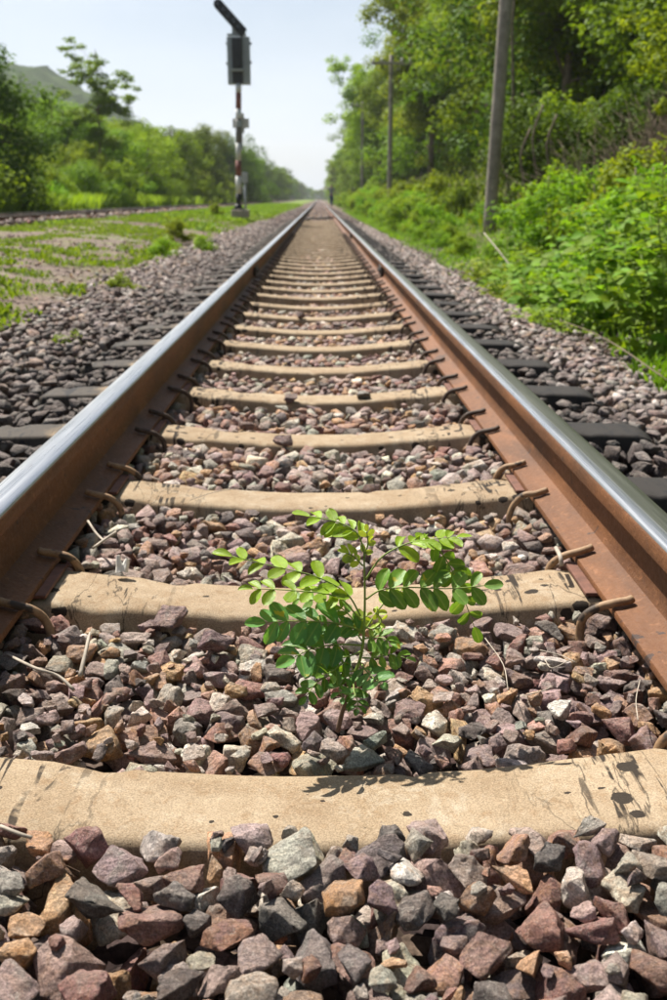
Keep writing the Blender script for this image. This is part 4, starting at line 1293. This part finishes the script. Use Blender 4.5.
brush('dry_brush', 6.3, 16.4, 1.4, 520, 'dry twigs high on the bank under the shady trees', 3)
for k, (x, y, s_, key, lb) in enumerate(((7.2, 17.2, .9, 'bush_mid', 'green bush growing out of the dry brush on the bank'), (5.6, 19.4, .8, 'bush_dark', 'dark green bush on the bank between the big pole and the dry brush'),
    (7.9, 18.6, 1.2, 'bush2', 'yellow-green bush high on the bank at the right edge'), (5.0, 22.5, .9, 'bush_dark', 'small bush in the shade behind the big pole'),
    (7.6, 20.2, 1.35, 'bush_mid', 'large bush at the top of the bank under the shady trees'), (5.6, 21.5, 1.2, 'bush', 'bush behind the big pole in the shade'))):
    plant_tree(key, x, y, s_, lb, 'bush', 'bush', 'bushes on the right bank', names=('stems', 'foliage'))

# ---- near leafy shrubs at the right: stems and pointed leaves big enough to tell apart
def ovate(name, mat):
    prof = [(0, 0), (.15, .26), (.38, .36), (.65, .26), (.86, .11), (1, 0)]
    V = []; F = []
    for t, w in prof:
        z = -.25*(t-.3)**2
        V += [(t, -w, z+w*.22), (t, 0, z), (t, w, z+w*.22)]
    for i in range(5):
        F += [(i*3, (i+1)*3, (i+1)*3+1, i*3+1), (i*3+1, (i+1)*3+1, (i+1)*3+2, i*3+2)]
    me = bpy.data.meshes.new(name); me.from_pydata(V, [], F); me.materials.append(M[mat])
    a = me.color_attributes.new('col', 'FLOAT_COLOR', 'POINT')
    for d in a.data: d.color = (.5, .5, .5, 1)
    for p in me.polygons: p.use_smooth = True
    return me, np.array(V), F
LEAF_ME, LV, LF = ovate('leaf', 'leaf_shrub')
LF = np.array(LF)
def big_shrub(x, y, h, w, nst, per, lsize, label, seed, singles=0, name='leafy_shrub', mat='leaf_shrub', parentgroup='leafy shrubs at the edge of the right ballast'):
    r_ = random.Random(seed); n_ = np.random.default_rng(seed)
    e = empty(name, (x, y, float(zg(x, y))-.03)); tag(e, label, 'shrub', parentgroup)
    tubes = []; mats = []
    for s_ in range(nst):
        a = r_.uniform(0, 6.28); k = w*r_.random()**.6; hh = h*r_.uniform(.55, 1.05)*(1-.35*(k/w)**2)
        b = Vector((math.cos(a)*k*.5, math.sin(a)*k*.5, 0)); tp = Vector((math.cos(a)*k*1.1, math.sin(a)*k*1.1, hh))
        md = (b+tp)/2+Vector((0, 0, hh*.12))
        pts = curve_pts([b, md, tp], 5); tubes.append((pts, [.006-.0004*i for i in range(len(pts))]))
        for q in range(per):
            t = .18+.82*q/per+r_.uniform(-.03, .03); i = min(len(pts)-1, int(t*(len(pts)-1))); p = pts[i]
            ph = q*2.4+r_.uniform(-.4, .4)
            d = Vector((math.cos(ph), math.sin(ph), r_.uniform(-.45, .35))).normalized()
            st_l = r_.uniform(.01, .09)
            nrm = Vector((r_.gauss(0, .4), r_.gauss(0, .4)-.25, 1)).normalized(); nrm = (nrm-d*nrm.dot(d)).normalized()
            m3 = Matrix((d, nrm.cross(d), nrm)).transposed()
            s2 = lsize*r_.uniform(.6, 1.25)
            mats.append((Matrix.Translation(p+d*st_l) @ m3.to_4x4() @ Matrix.Scale(s2, 4), s2, t))
            if q % 2: tubes.append(([p, p+d*st_l*1.05], .0016))
    link('stems', tubes_mesh('stems', tubes, M['seed_stem'], 5), e)
    eye = Vector((CX, 0, CH))
    mats.sort(key=lambda m: -(m[1]/max(.1, ((e.location+m[0].translation)-eye).length))*(1.0+.8*m[2]))
    for m in mats[:singles]:
        o = link('leaf', LEAF_ME if mat == 'leaf_shrub' else LEAF_ME2, e); o.matrix_local = m[0]
    rest = mats[singles:]
    if rest:
        A = np.array([np.array(m[0]) for m in rest]); hom = np.concatenate([LV, np.ones((len(LV), 1))], 1)
        V = np.einsum('nij,kj->nki', A, hom)[:, :, :3].reshape(-1, 3)
        F = (LF[None]+(np.arange(len(rest))*len(LV))[:, None, None]).reshape(-1, 4)
        tint = np.repeat(n_.random(len(rest)), len(LV)); col = np.stack([tint, tint, tint, np.ones_like(tint)], 1)
        o = link('leaves', mesh_np('leaves', V, F, [M[mat]], True, attrs=col), e); o.name = 'foliage'
        if singles: tag(o, kind='stuff')
    return e
LEAF_ME2, _, _ = ovate('leaf', 'leaf_bright')
for x, y, h, w, nst, per, lb, n1_ in (
    (2.02, 5.45, 1.00, .45, 24, 20, 'bright leafy shrub cut by the right edge, nearest the camera', 150),
    (2.35, 6.5, 1.22, .55, 28, 22, 'tallest leafy shrub, behind the nearest one at the right edge', 150),
    (1.95, 6.6, .80, .40, 22, 18, 'middling leafy shrub left of the tallest one, leaning over the ballast', 120),
    (1.80, 7.5, .50, .36, 22, 16, 'low leafy shrub at the ballast edge left of the middling one', 60),
    (2.70, 7.7, 1.15, .60, 26, 22, 'tall leafy shrub partly hidden behind the two at the right edge', 60),
    (2.20, 8.1, .78, .45, 24, 18, 'leafy shrub below the dry brush, third back from the camera', 60),
    (2.65, 9.3, .80, .50, 24, 18, 'leafy shrub in front of the dry twigs, right of a low spreading one', 0),
    (1.90, 9.2, .42, .38, 20, 16, 'low spreading shrub at the ballast edge, below the big pole', 0),
    (3.30, 9.2, 1.15, .65, 26, 20, 'leafy shrub at the foot of the bank at the right edge', 0),
    (2.25, 10.5, .5, .5, 22, 16, 'small spreading shrub farther back below the big pole', 0),
    (3.10, 11.0, .8, .6, 24, 18, 'leafy shrub at the foot of the bank, in front of the dry brush', 0)):
    big_shrub(x, y, h, w, nst, per, .098, lb, int(x*100+y*10), singles=n1_)
big_shrub(1.62, 8.3, .34, .4, 22, 18, .06, 'low yellow-green weed on the ballast edge in front of the shrubs', 39, mat='leaf_bright', name='weed')
big_shrub(1.60, 6.6, .30, .38, 22, 18, .055, 'small yellow-green weed nearest the camera on the ballast edge', 40, mat='leaf_bright', name='weed')
big_shrub(1.72, 10.2, .36, .45, 22, 18, .07, 'yellow-green weed farther along the ballast edge', 41, mat='leaf_bright', name='weed')
GS = 'shrubs along the right side of the track'
n_s = 0
for k in range(70):
    y = 10.5+k*1.1+k*k*.028; 
    for row in range(2 if k < 40 else 1):
        x = 2.25+row*1.0+rnd.uniform(-.2, .35)+min(.5, k*.012); 
        s_ = rnd.uniform(.32, .62) if row == 0 else rnd.uniform(.45, .78)
        if row == 0 and y < 20: s_ = rnd.uniform(.17, .27); x = min(x, 2.5)
        if 16 < y < 26 and row == 1: s_ *= .5; x += .5
        plant_tree(('bush', 'bush2', 'bush')[k % 3], x, y+rnd.uniform(-.3, .3), s_*(1+k*.008), 'leafy green shrub in the belt between the right ballast and the poles', 'shrub', 'shrub', GS, names=('stems', 'foliage'))

# ---- grass and weeds (stuff)
def tufts(name, pts, blades, h, w, mat, label, seed, spread=.05):
    r_ = np.random.default_rng(seed)
    P = np.repeat(np.asarray(pts), blades, 0); n = len(P)
    P = P+np.stack([r_.normal(0, spread, n), r_.normal(0, spread, n), np.zeros(n)], 1)
    a = r_.uniform(0, 6.28, n); ln = r_.uniform(.15, .9, n); hh = h*r_.uniform(.4, 1.2, n)
    d = np.stack([np.cos(a)*ln, np.sin(a)*ln, np.ones(n)], 1)*hh[:, None]
    s = np.stack([-np.sin(a), np.cos(a), np.zeros(n)], 1)*(w*r_.uniform(.6, 1.3, n))[:, None]
    b = P; m = P+d*.55; t = P+d*np.array((1, 1, .85))
    V = np.stack([b-s*.4, b+s*.4, m+s, t, m-s], 1).reshape(-1, 3)
    i = np.arange(n)*5
    F = np.concatenate([np.stack([i, i+1, i+2], 1), np.stack([i, i+2, i+4], 1), np.stack([i+4, i+2, i+3], 1)])
    tint = np.repeat(r_.random(n), 5); col = np.stack([tint, tint, tint, np.ones_like(tint)], 1)
    o = link(name, mesh_np(name, V, F, [M[mat]], False, attrs=col)); tag(o, label, kind='stuff'); return o
pts = []
r_ = random.Random(3)
while len(pts) < 12500:
    y = 2.6+40*r_.random()**1.7; x = -1.62-4.2*r_.random()
    dens = noise.noise((x*.9, y*.55, 3))*.9+noise.noise((x*2.6, y*2.1, 8))*.8+(.03 if y > 9 else .05)+min(.4, max(0, (y-18)*.02))
    if dens > .12: pts.append((x, y, float(zg(x, y))+.01))
tufts('weeds', pts, 6, .045, .011, 'grass', 'low bright green weeds creeping over the gravel left of the track', 5, .04)
pts = []
while len(pts) < 5000:
    y = 18+90*r_.random()**1.2; x = -1.75-3.3*r_.random()
    if noise.noise((x*1.1, y*.5, 5))*1.2 > .35-(y-18)*.03: pts.append((x, y, float(zg(x, y))))
tufts('grass', pts, 6, .10, .02, 'grass', 'green grass strip between the two tracks farther away', 6, .12)
pts = [(-8.3-1.2*r_.random(), 14+90*r_.random()**1.4, 0.0) for _ in range(5000)]
tufts('tall_grass', pts, 7, .75, .022, 'leaf_bright', 'tall pale green grass behind the second track', 7, .12)
pts = []
for _ in range(4200):
    y = 4.2+75*r_.random()**1.6; x = 1.62+.12*math.sin(y*1.3)+2.4*r_.random()**1.5+.003*y
    pts.append((x, y, float(zg(x, y))-.01))
tufts('tall_grass', pts, 6, .13, .008, 'leaf_mid', 'grass and small weeds under the shrubs on the right', 8, .06)
pts = []
for _ in range(2500):
    x = 3.4+9*r_.random(); y = 11+60*r_.random()**1.3
    pts.append((x, y, float(zg(x, y))))
tufts('tall_grass', pts, 6, .4, .03, 'leaf_mid', 'undergrowth on the bank below the right trees', 9, .2)
# a few taller broad-leaved weeds standing out on the verge
for k, (px, py, s_) in enumerate(((176, 234, .22), (203, 237, .2), (163, 243, .16), (120, 265, .15), (60, 300, .12), (215, 216, .24))):
    x, y = ypx(px, py, float(0.02)); z = float(zg(x, y))
    plant_tree('bush2', x, y, s_, ['leafy weed clump on the verge nearest the signal block', 'leafy weed clump on the verge beside the ballast, below the signal', 'small weed clump on the verge left of the two larger ones', 'low weed clump halfway down the gravel verge', 'low weed clump nearest the camera on the gravel verge', 'weed clump touching the left side of the concrete signal block'][k], 'weed', 'weed', 'weed clumps on the left verge', names=('stems', 'foliage'))
# leaning pale stalk and long twig at the right
stick('dry_stalk', [at(484, 233, 10.5), at(498, 250, 9.8), at(515, 272, 9.4)], .006, 'pale dry stalk leaning out of the shrubs below the big pole', 'stalk')
x_, y_ = ypx(560, 325,  -.30); x2, y2 = ypx(667, 392, -.33)
stick('dry_stalk', [(x_, y_, -.27), ((x_+x2)/2, (y_+y2)/2, -.24), (x2, y2, -.28)], .003, 'long thin brown twig lying along the edge of the right ballast', 'stalk', None, 'dry')
# bare saplings right of the big pole
for k, (px, Y, h) in enumerate(((505, 23.5, 5.5), (531, 17.2, 2.1), (545, 17.6, 1.9), (520, 17.4, 1.8))):
    b = at(px, 215, Y); z = float(zg(b.x, Y))
    o = link('bare_sapling', tubes_mesh('bare_sapling', [(curve_pts([(0, 0, 0), (.08, 0, h*.4), (-.04, 0, h*.75), (.10, 0, h)], 4), [.05-.003*i for i in range(13)] if k == 0 else .018)], M['bark'], 7)); o.location = (b.x, Y, z-.05)
    tag(o, ['slim tree trunk just right of the big weathered pole', 'thin bare stem farthest right of three beside the pole', 'thin bare stem nearest the dry brush on the bank', 'thin bare stem nearest the big pole'][k], 'sapling')

# ------------------------------------------------------------------ person walking on the right rail
PYY = 88.0
M['skin'] = simple('skin', (.30, .17, .11), .6, var=.05)
M['hair'] = simple('black_hair', (.012, .010, .009), .6, var=.1)
M['shirt'] = simple('grey_shirt', (.20, .21, .25), .85, var=.15)
M['jeans'] = simple('blue_trousers', (.022, .04, .13), .85, var=.2)
M['shoe'] = simple('pale_shoes', (.30, .30, .32), .7, var=.1)
def skin_obj(name, verts, edges, radii, mat, parent, root=0, sub=2):
    me = bpy.data.meshes.new(name); me.from_pydata(verts, edges, [])
    o = bpy.data.objects.new('tmp', me); COL.objects.link(o)
    m = o.modifiers.new('s', 'SKIN'); 
    for i, r in enumerate(radii):
        me.skin_vertices[0].data[i].radius = (r, r) if not isinstance(r, tuple) else r
    me.skin_vertices[0].data[root].use_root = True
    m.use_smooth_shade = True; o.modifiers.new('u', 'SUBSURF').levels = sub
    dg = bpy.context.evaluated_depsgraph_get(); dg.update()
    me2 = bpy.data.meshes.new_from_object(o.evaluated_get(dg)); me2.name = name
    bpy.data.objects.remove(o); me2.materials.clear(); me2.materials.append(mat)
    return link(name, me2, parent)
per = empty('person', (1.06, PYY, -.17), 0)
per.scale = (1.08, 1.08, 1.08)
tag(per, 'person in grey shirt and blue trousers walking beside the right rail far away', 'person')
bv = [(0, 0, .92), (0, 0, 1.12), (0, .0, 1.38), (0, .01, 1.50), (0, .02, 1.57), (0, .02, 1.66),
      (-.18, 0, 1.40), (-.44, -.02, 1.41), (-.66, -.02, 1.39), (-.75, -.02, 1.38), (.18, 0, 1.38), (.26, .02, 1.12), (.30, .10, .90), (.31, .13, .82),
      (-.09, 0, .88), (-.06, .03, .48), (-.02, -.02, .09), (-.02, .12, .04), (.09, 0, .88), (.06, -.10, .50), (.02, -.32, .14), (.02, -.22, .05)]
be = [(0, 1), (1, 2), (2, 3), (3, 4), (4, 5), (2, 6), (6, 7), (7, 8), (8, 9), (2, 10), (10, 11), (11, 12), (12, 13), (0, 14), (14, 15), (15, 16), (16, 17), (0, 18), (18, 19), (19, 20), (20, 21)]
br = [(.14, .10), (.12, .09), (.14, .09), .055, .085, .07, .065, .042, .032, .025, .065, .042, .032, .025, .085, .055, .04, .03, .085, .055, .04, .03]
skin_obj('body', bv, be, br, M['skin'], per)
skin_obj('shirt', [(0, 0, .90), (0, 0, 1.12), (0, 0, 1.38), (0, .01, 1.46), (-.18, 0, 1.40), (-.34, -.01, 1.40), (.18, 0, 1.38), (.23, .01, 1.22)], [(0, 1), (1, 2), (2, 3), (2, 4), (4, 5), (2, 6), (6, 7)], [(.165, .125), (.145, .115), (.16, .11), .07, .085, .065, .085, .065], M['shirt'], per)
skin_obj('trousers', [(0, 0, .96), (0, 0, .88), (-.09, 0, .84), (-.06, .03, .48), (-.02, -.02, .12), (.09, 0, .84), (.06, -.10, .50), (.02, -.31, .17)], [(0, 1), (1, 2), (2, 3), (3, 4), (1, 5), (5, 6), (6, 7)], [(.155, .12), (.15, .12), .105, .075, .062, .105, .075, .062], M['jeans'], per)
for q in ([(-.02, -.05, .045), (-.02, .14, .035)], [(.02, -.34, .10), (.02, -.20, .04)]):
    skin_obj('shoe', q, [(0, 1)], [.05, .042], M['shoe'], per, sub=1)
skin_obj('hair', [(0, -.01, 1.64), (0, .0, 1.70)], [(0, 1)], [.095, .085], M['hair'], per)

# ------------------------------------------------------------------ air
bm = bmesh.new(); bm_box(bm, (0, 1210, 60), (1500, 2560, 130), 0)
hz = bm_mesh('haze', bm)
t_ = bpy.data.materials.new('haze_air'); t_.use_nodes = True; t_.node_tree.nodes.clear()
o_ = t_.node_tree.nodes.new('ShaderNodeOutputMaterial'); v_ = t_.node_tree.nodes.new('ShaderNodeVolumePrincipled')
v_.inputs['Color'].default_value = (.93, .96, 1, 1); v_.inputs['Density'].default_value = .0003; v_.inputs['Anisotropy'].default_value = .3
t_.node_tree.links.new(v_.outputs[0], o_.inputs['Volume'])
hz.materials.append(t_)
HAZE = True
if HAZE:
    o = link('haze', hz); tag(o, 'thin pale summer haze', kind='stuff')
